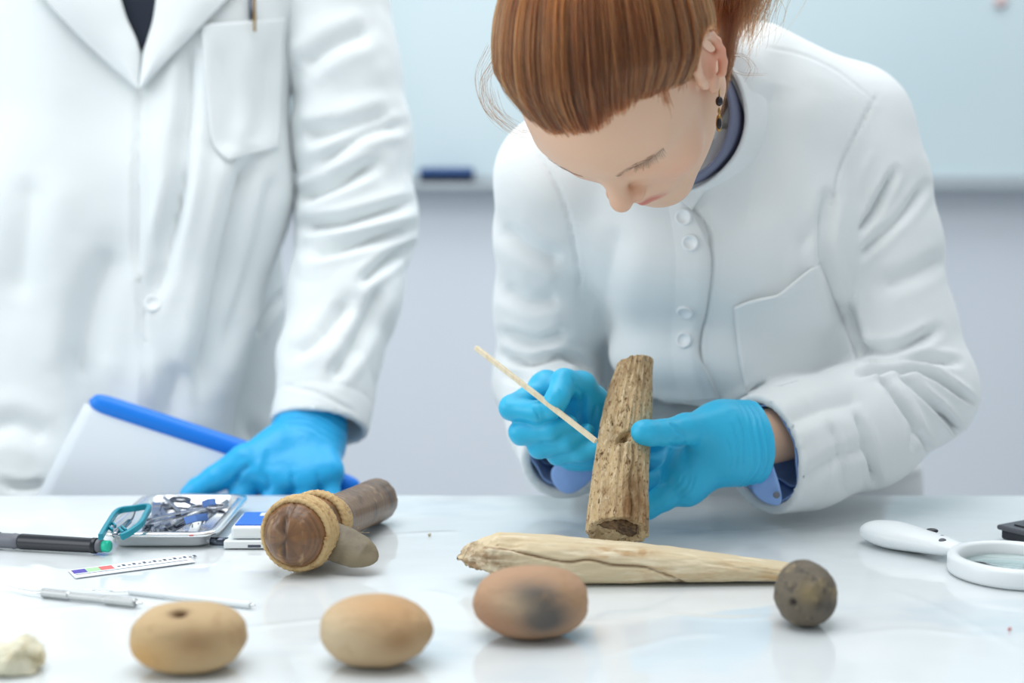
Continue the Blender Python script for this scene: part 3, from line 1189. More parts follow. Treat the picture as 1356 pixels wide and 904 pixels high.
# ------------------------------------------------------------------ people
def head_sdf(G, fem=True):
    """a head in its own frame: x to its left, y forward, z up, origin between the ears"""
    k = 0.03
    G.ell((0, -0.006, 0.045), (0.0715, 0.096, 0.086), 0)
    G.ell((0, 0.040, 0.030), (0.062, 0.052, 0.058), k)
    G.ell((0, 0.034, -0.022), (0.0565, 0.052, 0.076), k)
    for s in (-1, 1):
        G.cone((s * 0.050, 0.0, -0.045), (s * 0.014, 0.070, -0.086), 0.020, 0.016, 0.03)
        G.ell((s * 0.038, 0.062, -0.020), (0.024, 0.020, 0.022), 0.025)
    G.ell((0, 0.074, -0.086), (0.018, 0.015, 0.016), 0.022)
    # mouth area
    G.ell((0, 0.080, -0.050), (0.028, 0.016, 0.022), 0.02)
    # eye sockets, lids, brow ridge
    for s in (-1, 1):
        G.ell((s * 0.032, 0.0925, 0.0175), (0.018, 0.0115, 0.0110), 0.010, sub=True)
        G.cone((s * 0.012, 0.0815, 0.0335), (s * 0.046, 0.066, 0.036), 0.0085, 0.008, 0.016)
        G.ell((s * 0.033, 0.0690, 0.0190), (0.0165, 0.0138, 0.0130), 0.004)
    # nose
    G.cone((0, 0.0865, 0.024), (0, 0.1045, -0.010), 0.0068, 0.0082, 0.010)
    G.ell((0, 0.1080, -0.0155), (0.0092, 0.0092, 0.0085), 0.008)
    for s in (-1, 1):
        G.ell((s * 0.0118, 0.0975, -0.0215), (0.0066, 0.0085, 0.0064), 0.006)
        G.ell((s * 0.0062, 0.1010, -0.0275), (0.0036, 0.0058, 0.0036), 0.003, sub=True)
    # philtrum and lips
    G.cone((0, 0.0935, -0.030), (0, 0.0955, -0.043), 0.0050, 0.0045, 0.008)
    for s in (-1, 1):
        G.cone((s * 0.003, 0.0960, -0.0475), (s * 0.021, 0.0855, -0.0525), 0.0042, 0.0022, 0.005)
        G.cone((s * 0.001, 0.0945, -0.0575), (s * 0.019, 0.0855, -0.0545), 0.0050, 0.0022, 0.005)
        G.cone((s * 0.000, 0.1020, -0.0525), (s * 0.022, 0.0890, -0.0540), 0.0012, 0.0010, 0.003, sub=True)
    # ears
    for s in (-1, 1):
        c = np.array([s * 0.0690, 0.0015, 0.011])
        G.ell(c + (0, -0.002, 0.004), (0.006, 0.0175, 0.0275), 0.006)
        rim = []
        for t in np.linspace(-0.12, 1.0, 12):
            a = math.radians(20 + 250 * t)
            rim.append((c + np.array([s * (0.0085 + 0.005 * math.sin(a * 0.5)), 0.0195 * math.cos(a) - 0.002, 0.006 + 0.030 * math.sin(a)]), 0.0037))
        G.chain(rim, 0.003, 0.003)
        G.ell(c + (s * 0.004, 0.0065, -0.0265), (0.0046, 0.0085, 0.0098), 0.005)
        G.cone(c + (s * 0.005, -0.008, 0.020), c + (s * 0.007, -0.0105, -0.010), 0.0030, 0.0034, 0.004)
        G.cone(c + (s * 0.007, -0.0105, -0.010), c + (s * 0.006, 0.005, -0.0175), 0.0034, 0.0030, 0.004)
        G.ell(c + (s * 0.0055, 0.0135, -0.003), (0.0035, 0.0035, 0.0055), 0.004)
        G.ell(c + (s * 0.010, 0.003, -0.004), (0.0075, 0.0075, 0.0095), 0.003, sub=True)
        G.ell(c + (s * 0.011, 0.0, 0.019), (0.0065, 0.0065, 0.0065), 0.003, sub=True)


def head_tone(Lc, base):
    """skin colouring that belongs to the skin: lips, cheeks, ears, nose"""
    col = np.tile(np.array(base[:3]), (len(Lc), 1))
    x, y, z = np.abs(Lc[:, 0]), Lc[:, 1], Lc[:, 2]
    g = lambda cx, cy, cz, r: np.exp(-(((x - cx) ** 2 + (y - cy) ** 2 + (z - cz) ** 2) / r ** 2))
    col = mix(col, srgb(226, 150, 122), 0.45 * g(0.042, 0.07, -0.02, 0.024))
    col = mix(col, srgb(222, 140, 112), 0.65 * g(0.08, -0.012, 0.0, 0.026))
    col = mix(col, srgb(214, 150, 120), 0.5 * g(0, 0.108, -0.018, 0.012))
    col = mix(col, srgb(196, 130, 106), 0.6 * g(0.012, 0.10, -0.022, 0.006))
    lip = np.exp(-(((z + 0.0525 + 0.004 * (x / 0.02) ** 2 * 0) / 0.0068) ** 4 + (x / 0.0215) ** 4)) * (y > 0.078)
    col = mix(col, srgb(196, 104, 96), 0.8 * lip)
    col = mix(col, srgb(176, 128, 104), 0.35 * g(0.03, 0.08, 0.026, 0.012))
    return col


# ---- the person bending over the bone
HO = np.array([0.0978, 1.226, CAMZ + 0.098])
HR = np.array([[0.872, -0.042, -0.4875], [-0.489, -0.0996, -0.8665], [0.0122, -0.994, 0.1073]])
_u, _s, _v = np.linalg.svd(HR)
HR = _u @ _v
_t = math.radians(8)
HR = np.stack([HR[:, 0], HR[:, 1] * math.cos(_t) + HR[:, 2] * math.sin(_t), HR[:, 2] * math.cos(_t) - HR[:, 1] * math.sin(_t)], 1)


def toL(p):
    return (np.asarray(p, float) - HO) @ HR


def toW(p):
    return np.asarray(p, float) @ HR.T + HO


# joints, from where the photo shows them
w_neck = P(908, 136, 1.460)
w_shL = P(1122, 172, 1.53)
w_shR = P(738, 236, 1.49)
w_elL = P(1226, 512, 1.495)
w_wrL = P(992, 586, 1.362)
w_elR = P(718, 505, 1.60)
w_wrR = P(776, 574, 1.385)
w_hip = P(978, 640, 1.86)
w_chest = P(945, 260, 1.53)
w_belly = P(960, 470, 1.70)

woman = thing('person', 'person in a white lab coat with tied auburn hair bending over the table', 'person', (w_hip[0], w_hip[1], 0))


def build_body_w():
    pts = np.array([toL(p) for p in (w_neck, w_shL, w_shR, w_elL, w_wrL, w_elR, w_wrR, w_hip)])
    lo = np.minimum(pts.min(0) - 0.15, -0.12)
    hi = np.maximum(pts.max(0) + 0.15, 0.14)
    G = Grid(axis(lo[0], hi[0], 0.009, (-0.092, 0.094, 0.0017)), axis(lo[1], hi[1], 0.009, (-0.112, 0.122, 0.0017)),
             axis(lo[2], hi[2], 0.009, (-0.108, 0.138, 0.0018)))
    head_sdf(G)
    nb = toL(w_neck)
    G.chain([((0, -0.022, -0.030), 0.050), ((0.0, -0.030, -0.075), 0.048), (nb * 0.75 + np.array([0, -0.03, -0.075]) * 0.25, 0.050), (nb, 0.058)], 0.03, 0.02)
    G.cone(nb, toL(w_shL), 0.055, 0.045, 0.04)
    G.cone(nb, toL(w_shR), 0.055, 0.045, 0.04)
    G.cone(toL(w_chest), toL(w_belly), 0.105, 0.10, 0.05)
    G.cone(toL(w_belly), toL(w_hip), 0.10, 0.115, 0.05)
    for sh, el, wr in ((w_shL, w_elL, w_wrL), (w_shR, w_elR, w_wrR)):
        mid = [(toL(P(738, 560, 1.51)), 0.033), (toL(P(760, 590, 1.432)), 0.0255)] if wr is w_wrR else [(toL(el * 0.6 + wr * 0.4), 0.034)]
        G.chain([(toL(sh), 0.045), (toL(el), 0.034)] + mid + [(toL(wr), 0.0240 if wr is w_wrR else 0.0255)], 0.02, 0.01)
        d = (wr - (P(760, 590, 1.432) if wr is w_wrR else el))
        d = d / np.linalg.norm(d) * (0.4 if wr is w_wrR else 1.0)
        G.cone(toL(wr), toL(wr + d * 0.035), 0.0245, 0.018, 0.01)
    V, Fq = G.mesh(1)
    Lc = V.copy()
    col = head_tone(Lc, srgb(226, 186, 158))
    # lid crease and lash line on the lids, soft smile fold
    W_ = toW(V)
    W_ = fold(W_, Fq, [([(842, 222), (860, 215), (876, 204), (889, 188)], 1.6, -0.0010), ([(850, 213), (866, 202), (881, 187)], 4.0, 0.0017),
                       ([(836, 214), (856, 203), (876, 184)], 2.6, -0.0012)], 0.0)
    N = normals(W_, Fq)
    if ((W_ - W_.mean(0)) * N).sum(1).mean() < 0:
        Fq = Fq[:, ::-1]
    o = link('body', W_, Fq, M['skin'], woman, True, col)
    return W_, Fq


WB_V, WB_F = build_body_w()
WB_BVH = bvh_of(WB_V, WB_F)


# ---- hair
def build_hair():
    C = np.array([0, -0.006, 0.045])
    RR = np.array([0.0715, 0.096, 0.086])
    bun = np.array([0.0, -0.80, 0.42])
    bun /= np.linalg.norm(bun)

    def hairline(s):
        """signed: > 0 where hair grows; s on the unit sphere of the skull"""
        p = C + s * RR
        az = np.degrees(np.arctan2(np.abs(p[:, 0]), p[:, 1] + 0.012))
        return p[:, 2] + 0.0035 * vnoise(s * 7 + 2) + 0.0022 * vnoise(s * 30) - np.interp(az, [0, 18, 32, 44, 54, 62, 70, 76, 82, 88, 96, 112, 126, 145, 180],
                                   [0.086, 0.085, 0.080, 0.067, 0.049, 0.033, 0.014, 0.000, 0.010, 0.036, 0.034, -0.01, -0.03, -0.045, -0.05])

    # cap under the strands
    n, m = 90, 120
    sp = []
    U = icos(6)
    s = U[0]
    g = hairline(s)
    keep = g > 0.013
    off = np.clip(g / 0.03, 0, 1)
    V = C + s * (RR + 0.0005 + 0.007 * off[:, None] ** 0.7)
    Fk = U[1][keep[U[1]].all(1)]
    used = np.unique(Fk)
    mp = -np.ones(len(V), int)
    mp[used] = np.arange(len(used))
    cap = link('hair', toW(V[used]), mp[Fk], M['haircap'], woman)
    # strands: great circles from the root to the knot at the back
    NS, K = 46000, 18
    r = np.random.default_rng(11)
    roots = r.normal(size=(NS * 3, 3))
    roots /= np.linalg.norm(roots, axis=1)[:, None]
    # more roots along the hairline
    gr = hairline(roots)
    ok = gr > -0.0045
    prob = np.interp(gr, [-0.0045, 0, 0.006, 0.014, 0.022, 0.03], [0.06, 0.4, 0.9, 1.0, 1.0, 0.6])
    ok &= r.random(len(roots)) < prob
    roots = roots[ok][:NS]
    gr = hairline(roots)
    NS = len(roots)
    dot = np.clip(roots @ bun, -1, 1)
    om = np.arccos(dot)
    t = np.linspace(0, 1, K)[None, :] * np.clip(1 - 0.10 / np.maximum(om, 0.15), 0.2, 1)[:, None]
    so = np.sin(om)[:, None]
    w0 = np.sin((1 - t) * om[:, None]) / so
    w1 = np.sin(t * om[:, None]) / so
    S = w0[..., None] * roots[:, None, :] + w1[..., None] * bun
    # sideways clumping and wander
    clump = vnoise(np.stack([roots[:, 0] * 95, roots[:, 1] * 26, roots[:, 2] * 26], 1))
    side = np.cross(roots, bun)
    side /= np.linalg.norm(side, axis=1)[:, None] + 1e-9
    lay = r.random(NS)
    wav = 0.010 * np.sin(t * (3 + 3 * r.random(NS)[:, None]) + 6.28 * r.random(NS)[:, None]) * np.clip(t * 4, 0, 1)
    wav += 0.035 * vnoise(np.stack([clump * 3, 3 * vnoise(roots * 9 + 5), 0 * clump], 1))[:, None] * np.clip(t * 2, 0, 1)
    S = S + side[:, None, :] * wav[..., None]
    S /= np.linalg.norm(S, axis=2)[..., None]
    ridge = vnoise(np.stack([np.arctan2((roots @ np.array([1.0, 0, 0])), roots @ np.cross(bun, [1, 0, 0])) * 20, 0 * clump, 0 * clump], 1))
    hgt = 0.0012 + (0.0110 + 0.0045 * lay[:, None] + 0.0014 * ridge[:, None] + 0.0022 * clump[:, None]) * np.clip(t * 5.0 + np.clip(gr / 0.03, 0, 1)[:, None] * 0.7, 0, 1)
    fly = (r.random(NS) < 0.02)[:, None] * (0.004 * r.random(NS)[:, None] * np.sin(t * 3.1))
    Pn = C + S * (RR + (hgt + fly)[..., None])
    # part round the ears
    ey, ez = -0.001, -0.004
    ee = ((Pn[..., 1] - ey) / 0.027) ** 2 + ((Pn[..., 2] - ez) / 0.058) ** 2
    near = (np.abs(Pn[..., 0]) > 0.035) & (ee < 1)
    sc_ear = np.where(near, 1 / np.sqrt(np.maximum(ee, 0.02)), 1)
    Pn[..., 1] = ey + (Pn[..., 1] - ey) * sc_ear
    Pn[..., 2] = ez + (Pn[..., 2] - ez) * sc_ear
    Pw = toW(Pn.reshape(-1, 3)).reshape(NS, K, 3)
    # ponytail and loose nape hair behind the ear
    NT = 5200
    b0 = C + bun * (RR + 0.012)
    end = toL(P(978, 60, 1.36))
    tail = []
    q = r.normal(size=(NT, 3)) * 0.011
    u = np.linspace(0, 1, K)
    ctrl = np.array([b0, b0 + np.array([0.01, -0.028, 0.0]), toL(P(966, -75, 1.33)), toL(P(960, -8, 1.340)), toL(P(962, 38, 1.35))])
    base = spline(ctrl, K)
    ln = 0.72 + 0.28 * r.random(NT)
    bi = np.clip((u[None, :] * ln[:, None]) * (K - 1), 0, K - 1.001)
    i0 = bi.astype(int)
    fr = (bi - i0)[..., None]
    tb_ = base[i0] * (1 - fr) + base[i0 + 1] * fr
    spread = (0.45 + 1.1 * np.sin(np.clip(u * 1.0, 0, 1) * 2.4))[None, :, None]
    tail = tb_ + q[:, None, :] * spread + 0.004 * np.sin(u[None, :, None] * 7 + 6.28 * r.random((NT, 1, 3))) * u[None, :, None]
    Pt = toW(tail.reshape(-1, 3)).reshape(NT, K, 3)
    # nape strands from below the ear up to the knot
    # stray wisps
    wis = []
    for (pts, cnt, sp_) in (([(655, 80, 1.2), (640, 110, 1.2), (648, 145, 1.2), (676, 168, 1.2)], 16, 6), ([(650, 60, 1.2), (634, 100, 1.2), (640, 135, 1.2), (660, 160, 1.2)], 8, 6),
                            ([(966, 72, 1.32), (985, 74, 1.31), (997, 88, 1.305), (990, 104, 1.305)], 6, 3), ([(968, 95, 1.32), (985, 103, 1.31), (1015, 102, 1.31)], 3, 3),
                            ([(700, 178, 1.16), (680, 172, 1.17), (660, 150, 1.18), (652, 120, 1.19)], 14, 5),
                            ([(868, 100, 1.165), (880, 118, 1.165), (884, 138, 1.168)], 26, 6), ([(905, 60, 1.17), (903, 95, 1.17), (900, 118, 1.17)], 22, 4)):
        for _ in range(cnt):
            jit = r.normal(size=2) * sp_
            L_ = [P(a + jit[0] * (0.4 + 0.6 * i / 3) + r.normal() * 1.2, b + jit[1] + r.normal() * 1.2, c_ + r.normal() * 0.002) for i, (a, b, c_) in enumerate(pts)]
            if sp_ == 4 or (sp_ == 6 and cnt == 26):
                L_ = [(lambda h_, w_: w_ if h_ is None else h_ - ray(a_[0], a_[1]) * 0.0012)(hit(WB_BVH, a_[0], a_[1])[0], P(a_[0], a_[1], 1.17)) for a_ in project(np.array(L_))[0]]
            wis.append(spline(L_, K))
    # nape hair swept up behind the ear
    for _ in range(900):
        f = r.random()
        x0 = 945 + (24 * (1 - f) + 4) * r.random()
        y0 = 80 + 85 * f
        L_ = [P(x0 + 2 * r.normal(), y0, 1.275 + 0.02 * r.random() - 0.05 * (1 - f) * 0), P(x0 + 7 + 2 * r.normal(), y0 - 40, 1.29 + 0.012 * r.random()),
              P(x0 + 10 + 4 * r.normal(), y0 - 90, 1.31 + 0.012 * r.random())]
        wis.append(spline(L_, K))
    Pall = np.concatenate([Pw, Pt, np.array(wis)])
    hc = bpy.data.hair_curves.new('hair_strands')
    hc.add_curves([K] * len(Pall))
    hc.attributes['position'].data.foreach_set('vector', Pall.astype(np.float32).ravel())
    ra = hc.attributes.get('radius') or hc.attributes.new('radius', 'FLOAT', 'POINT')
    prof = np.interp(np.linspace(0, 1, K), [0, 0.1, 0.8, 1], [0.5, 1, 1, 0.35])[None, :]
    rad = np.broadcast_to(0.00017 * prof, (len(Pall), K)).copy()
    rad[-len(wis):] *= 0.55
    ra.data.foreach_set('value', rad.astype(np.float32).ravel())
    tn = np.concatenate([np.clip(0.45 + 0.45 * clump + 0.12 * ridge + 0.28 * r.normal(size=NS), 0, 1), np.clip(0.55 + 0.25 * r.normal(size=NT), 0, 1), np.full(len(wis), 0.35)])
    ca = hc.attributes.new('shade', 'FLOAT', 'CURVE')
    ca.data.foreach_set('value', tn.astype(np.float32))
    m_ = bpy.data.materials.new('auburn_hair')
    m_.use_nodes = True
    nt = m_.node_tree
    nt.nodes.clear()
    out = nt.nodes.new('ShaderNodeOutputMaterial')
    hb = nt.nodes.new('ShaderNodeBsdfHairPrincipled')
    hb.parametrization = 'COLOR'
    at = nt.nodes.new('ShaderNodeAttribute')
    at.attribute_name = 'shade'
    rp = nt.nodes.new('ShaderNodeValToRGB')
    rp.color_ramp.elements[0].color = srgb(34, 18, 10)
    rp.color_ramp.elements[1].color = srgb(168, 92, 44)
    e = rp.color_ramp.elements.new(0.5)
    e.color = srgb(86, 44, 22)
    nt.links.new(at.outputs['Fac'], rp.inputs['Fac'])
    nt.links.new(rp.outputs['Color'], hb.inputs['Color'])
    hb.inputs['Roughness'].default_value = 0.26
    hb.inputs['Radial Roughness'].default_value = 0.5
    nt.links.new(hb.outputs[0], out.inputs['Surface'])
    hc.materials.append(m_)
    ho = bpy.data.objects.new('hair_strands', hc)
    COL.objects.link(ho)
    setparent(ho, cap)
    # brows
    NB = 150
    br = []
    for s_ in (-1, 1):
        for q_ in range(NB // 2):
            f = r.random()
            p0 = np.array([s_ * (0.014 + 0.032 * f), 0.2, 0.031 + 0.006 * math.sin(f * 2.4) + r.normal() * 0.0016])
            loc, nor, ii, dd = WB_BVH.ray_cast(Vector(toW(p0)), Vector(HR @ np.array([0, -1.0, 0])))
            if loc is None:
                continue
            p0 = toL(np.array(loc))
            nn = np.array(nor) @ HR
            dv = np.array([s_ * 0.9, 0, 0.45 - 0.6 * f])
            dv = dv - nn * (dv @ nn)
            br.append(np.stack([p0, p0 + dv * 0.003 + nn * 0.0005, p0 + dv * 0.006 + nn * 0.0003]))
    br = toW(np.array(br).reshape(-1, 3)).reshape(-1, 3, 3)
    bc = bpy.data.hair_curves.new('eyebrows')
    bc.add_curves([3] * len(br))
    bc.attributes['position'].data.foreach_set('vector', br.astype(np.float32).ravel())
    ra = bc.attributes.get('radius') or bc.attributes.new('radius', 'FLOAT', 'POINT')
    ra.data.foreach_set('value', np.full(len(br) * 3, 0.00005, np.float32))
    bc.materials.append(m_)
    bo = bpy.data.objects.new('eyebrows', bc)
    COL.objects.link(bo)
    setparent(bo, woman)
    # lashes under the lowered lids
    Vs, Fs, nb_ = [], [], 0
    for q_ in range(19):
        f = 0.02 + 0.80 * q_ / 18
        qx = np.interp(f, [0, .3, .6, .85, 1], [841, 855, 868, 879, 886])
        qy = np.interp(f, [0, .3, .6, .85, 1], [220, 214, 205, 195, 187])
        loc, nor, ii, dd = WB_BVH.ray_cast(Vector(CO), Vector(ray(qx, qy)))
        if loc is None:
            continue
        p0 = np.array(loc)
        dv = np.array([-0.25 + 0.75 * f, -0.35, -0.8])
        dv /= np.linalg.norm(dv)
        ln_ = (0.0078 - 0.0025 * abs(f - 0.45)) * (0.8 + 0.4 * r.random())
        pts = np.stack([p0 + np.array(nor) * 0.0001, p0 + dv * ln_ * 0.55 + np.array([0, -0.0006, 0]), p0 + dv * ln_ + np.array([0.0006 * f, -0.0012, 0.0004])])
        vv, ff = tube(spline(pts, 5), np.array([0.00034, 0.0003, 0.00022, 0.00014, 0.00005]), 4)
        Vs.append(vv)
        Fs += [tuple(int(i) + nb_ for i in f_) for f_ in ff]
        nb_ += len(vv)
    for s_ in (-1,):
        for q_ in range(30):
            f = q_ / 29
            a = toW((s_ * (0.022 + 0.028 * f), 0.2, 0.0130 + 0.010 * (f - 0.35) ** 2))
            loc, nor, ii, dd = WB_BVH.ray_cast(Vector(a), Vector(HR @ np.array([0, -1.0, 0])))
            if loc is None:
                continue
            p0 = toL(np.array(loc)) + np.array([0, -0.0004, 0])
            dv = np.array([s_ * (f - 0.35) * 0.8, 0.75, -0.62])
            dv /= np.linalg.norm(dv)
            ln_ = 0.0072 * (0.8 + 0.4 * r.random())
            pts = np.stack([p0, p0 + dv * ln_ * 0.5 + np.array([0, 0, -0.0006]), p0 + dv * ln_ + np.array([0, 0.0, 0.0004])])
            vv, ff = tube(spline(pts, 5), np.array([0.00016, 0.00014, 0.0001, 0.00006, 0.00003]), 4)
            Vs.append(toW(vv))
            Fs += [tuple(int(i) + nb_ for i in f_) for f_ in ff]
            nb_ += len(vv)
    lo_ = link('eyelashes', np.concatenate(Vs), Fs, M['lash'], woman)
    lo_['kind'] = 'stuff'


build_hair()

# ---- earring
ear = toW((0.0745, 0.008, -0.024))
eo_ = link('earring', *tube(np.array([ear + (0.0, -0.001, 0.004), ear + (0, -0.003, 0.001), ear + (0, -0.003, -0.008)]), 0.0006, 8), M['gold'], woman)
for nm, dz, r_, l_, mt in (('gem', -0.012, 0.0032, 0.0042, 'gem'), ('link', -0.020, 0.0012, 0.0030, 'gold'), ('pendant', -0.030, 0.0026, 0.0075, 'gold'), ('pendant_stone', -0.0305, 0.0022, 0.005, 'gem')):
    U = icos(3)
    off = np.array([0, -0.004 - (0.0014 if nm == 'pendant_stone' else 0), dz])
    link(nm, U[0] * np.array([r_, r_, l_]) + ear + off, U[1], M[mt], eo_)


def ribbon(bvh, A, B, nu, nv, lift, sm=2, bulge=0.0, fallback=1.5, fade=False):
    """cloth laid on a coat between two edge lines seen in the photo (A left, B right, both from top to bottom)"""
    a = spline([tuple(map(float, p)) for p in A], nv) if len(A) > 1 else A
    b = spline([tuple(map(float, p)) for p in B], nv)
    D = np.zeros((nv, nu))
    PX = np.zeros((nv, nu, 2))
    for j in range(nv):
        for i in range(nu):
            u = i / (nu - 1)
            p = a[j] * (1 - u) + b[j] * u
            PX[j, i] = p
            loc, nor = hit(bvh, *p)
            D[j, i] = np.nan if loc is None else (loc - CO) @ VF
    fill = np.nanmedian(D) if np.isfinite(D).any() else fallback
    D = np.where(np.isnan(D), fill, D)
    for _ in range(sm):
        Q = np.pad(D, 1, mode='edge')
        D = (Q[1:-1, 1:-1] * 2 + Q[:-2, 1:-1] + Q[2:, 1:-1] + Q[1:-1, :-2] + Q[1:-1, 2:]) / 6
    uu = np.linspace(0, 1, nu)[None, :]
    D = D - lift * (np.clip(uu * 2.5 - 0.9, -0.9, 1) if fade else 1) - bulge * np.sin(np.pi * uu)
    V = np.array([P(PX[j, i, 0], PX[j, i, 1], D[j, i]) for j in range(nv) for i in range(nu)])
    Fq = np.array([(j * nu + i, (j + 1) * nu + i, (j + 1) * nu + i + 1, j * nu + i + 1) for j in range(nv - 1) for i in range(nu - 1)])
    return V, Fq


def sleeve(name, chain, hollow, strokes, mt, parent, step=0.0026, wall=0.004, noise=0.0016, hem=0.03, seed=0.0):
    """sleeve from shoulder to cuff, open at the cuff; chain = [(point, radius)]"""
    A = np.array([p for p, r in chain])
    R = max(r for p, r in chain)
    lo, hi = A.min(0) - R - 0.03, A.max(0) + R + 0.03
    G = Grid(axis(lo[0], hi[0], step), axis(lo[1], hi[1], step), axis(lo[2], hi[2], step))
    c, rc = chain[-1]
    d = c - chain[-2][0]
    d = d / np.linalg.norm(d)
    ext = chain[:-1] + [(c + d * 0.03, rc + 0.001)]
    G.chain(ext, 0, 0.02)
    G.halfspace(c, d)
    G.cone(c - d * hollow, c + d * 0.06, rc - 0.012, rc - wall + 0.001, 0.0, sub=True)
    V, Fq = G.mesh(2)
    N = normals(V, Fq)
    if ((V - c) @ d).min() < 0 and ((V[:, None, 0] * 0).sum() == 0):
        far = np.argmax(V[:, 0])
        if N[far, 0] < 0:
            Fq = Fq[:, ::-1]
            N = -N
    axd = np.linalg.norm(V - c, axis=1)
    V = V + N * ((noise * fbm(V * 11 + seed, 3) + noise * 1.1 * (np.abs(vnoise(V * 17 + seed)) - 0.4)) * np.clip((axd - 0.03) / 0.06, 0.15, 1))[:, None]
    # hem seam around the cuff
    q = (V - c) @ d
    rad = np.linalg.norm((V - c) - q[:, None] * d, axis=1)
    outer = rad > rc - wall * 0.5 - 0.0015
    V = V - N * (0.0011 * np.exp(-((q + hem) / 0.0016) ** 2) * outer)[:, None]
    V = fold(V, Fq, [(q_[0], q_[1] * 0.85, q_[2] * 1.45) for q_ in strokes], 0.05)
    o = link(name, V, Fq, mt, parent)
    return o, V, Fq


# ---- the lab coat of the bending person
def build_coat_w():
    pts = np.array([w_neck, w_shL, w_shR, w_hip, w_chest, w_belly])
    lo = pts.min(0) - 0.24
    hi = pts.max(0) + 0.24
    lo[2] = 0.42
    st = 0.0033
    G = Grid(axis(lo[0], hi[0], st), axis(lo[1], hi[1], st), axis(lo[2], hi[2], st))
    nk = w_neck + np.array([0.0, 0.01, 0.0])
    G.cone(nk, w_shL + np.array([0, 0, 0.002]), 0.072, 0.062, 0.0)
    G.cone(P(1000, 98, 1.50), w_shL + np.array([0, 0, 0.006]), 0.056, 0.056, 0.02)
    G.cone(nk, w_shR, 0.070, 0.062, 0.03)
    G.cone(nk, P(915, 140, 1.44), 0.074, 0.070, 0.03)
    X = np.array([1.0, 0, 0])
    for s in (-1, 1):
        G.cone(w_chest + X * s * 0.050, w_belly + X * s * 0.055, 0.110, 0.116, 0.05)
        G.cone(w_belly + X * s * 0.055, w_hip + X * s * 0.085, 0.116, 0.135, 0.06)
        G.cone(w_hip + X * s * 0.085, np.array([w_hip[0] + s * 0.11, w_hip[1] + 0.02, 0.44]), 0.135, 0.14, 0.06)
    G.ell(P(905, 330, 1.485), (0.085, 0.070, 0.08), 0.07)
    G.ell(P(1030, 350, 1.49), (0.075, 0.07, 0.08), 0.06)
    G.ell(P(1105, 468, 1.55), (0.045, 0.05, 0.06), 0.03)
    # cloth hanging from the chest over the lap
    G.ell(P(950, 470, 1.52), (0.115, 0.075, 0.055), 0.03)
    G.sleeve(slL_chain, 0.10, 0.0048, 0.022)
    G.sleeve(slR_chain, 0.09, 0.0048, 0.022)
    V, Fq = G.mesh(1)
    N = normals(V, Fq)
    if ((V - V.mean(0)) * N).sum(1).mean() < 0:
        Fq = Fq[:, ::-1]
        N = -N
    calm = np.ones(len(V))
    for chn in (slL_chain, slR_chain):
        c, rc = chn[-1]
        calm = np.minimum(calm, np.clip((np.linalg.norm(V - c, axis=1) - 0.062) / 0.07, 0.0, 1))
    V = V + N * (calm * (0.0026 * fbm(V * 7 + 3, 3) + 0.0024 * (np.abs(vnoise(V * 13 + 1)) - 0.4)))[:, None]
    for chn in (slL_chain, slR_chain):
        c, rc = chn[-1]
        d = c - chn[-2][0]
        d = d / np.linalg.norm(d)
        q = (V - c) @ d
        rad = np.linalg.norm((V - c) - q[:, None] * d, axis=1)
        V = V - N * (0.0012 * np.exp(-((q + 0.03) / 0.0020) ** 2) * (rad > rc - 0.002) * (rad < rc + 0.012))[:, None]
    S = [([(1098, 262), (1092, 330), (1105, 390), (1132, 470)], 9, -0.010), ([(1060, 330), (1085, 290), (1098, 250)], 10, -0.003),
         ([(775, 395), (762, 440), (770, 490)], 9, -0.008), ([(855, 536), (900, 541), (950, 546), (990, 532), (1010, 515)], 8, -0.022),
         ([(905, 262), (935, 300), (941, 340), (936, 400), (925, 450), (930, 500), (948, 526)], 3.2, -0.0045),
         ([(1010, 62), (1060, 72), (1110, 95), (1160, 135)], 2.0, -0.0010),
         ([(1030, 110), (1010, 200), (985, 300)], 26, -0.006), ([(700, 230), (740, 330), (755, 400)], 24, -0.005),
         ([(820, 300), (800, 380), (790, 440)], 22, -0.004), ([(960, 560), (950, 600), (960, 640)], 8, -0.008), ([(890, 560), (895, 610)], 8, -0.006),
         ([(1180, 610), (1220, 600), (1255, 580)], 10, -0.008), ([(985, 420), (990, 480), (995, 520)], 2.0, -0.001)]
    # torso and sleeves part along the armhole seams
    def sort_parts(C_):
        part = np.zeros(len(C_), int)
        for k_, (chn, pt, n_) in enumerate(((slL_chain, P(1130, 205, 1.53), (0.94, 0, -0.33)), (slR_chain, P(748, 290, 1.5), (-0.95, 0, -0.3)))):
            best = np.full(len(C_), 9.0)
            seg = np.zeros(len(C_), int)
            for q_ in range(len(chn) - 1):
                a, ra = chn[q_]
                b, rb = chn[q_ + 1]
                v = b - a
                t = np.clip(((C_ - a) @ v) / (v @ v), 0, 1)
                dd_ = np.linalg.norm(C_ - a - t[:, None] * v, axis=1) - (ra + (rb - ra) * t)
                m_ = dd_ < best
                best[m_] = dd_[m_]
                seg[m_] = q_
            pl = (C_ - pt) @ np.array(n_) > 0
            part[(best < 0.012) & (pl | (seg >= 3))] = k_ + 1
        return part

    vp = sort_parts(V)
    part = sort_parts(V[Fq].mean(1))
    soft = (vp > 0).astype(float)
    for _ in range(6):
        soft = laplace(np.stack([soft, soft, soft], 1), Fq, 0.7)[:, 0]
    V = fold(V, Fq, S, 0.0, mask=1 - soft)
    V = fold(V, Fq, [(q_[0], q_[1] * 0.85, q_[2] * 1.5) for q_ in SLEEVE_FOLDS], 0.0, mask=soft)
    V = fold(V, Fq, [([(1163, 124), (1140, 165), (1112, 225), (1101, 285)], 2.2, -0.0022), ([(700, 186), (742, 255), (762, 330), (768, 400)], 2.4, -0.0018)], 0.0)
    NF = normals(V, Fq)
    objs = []
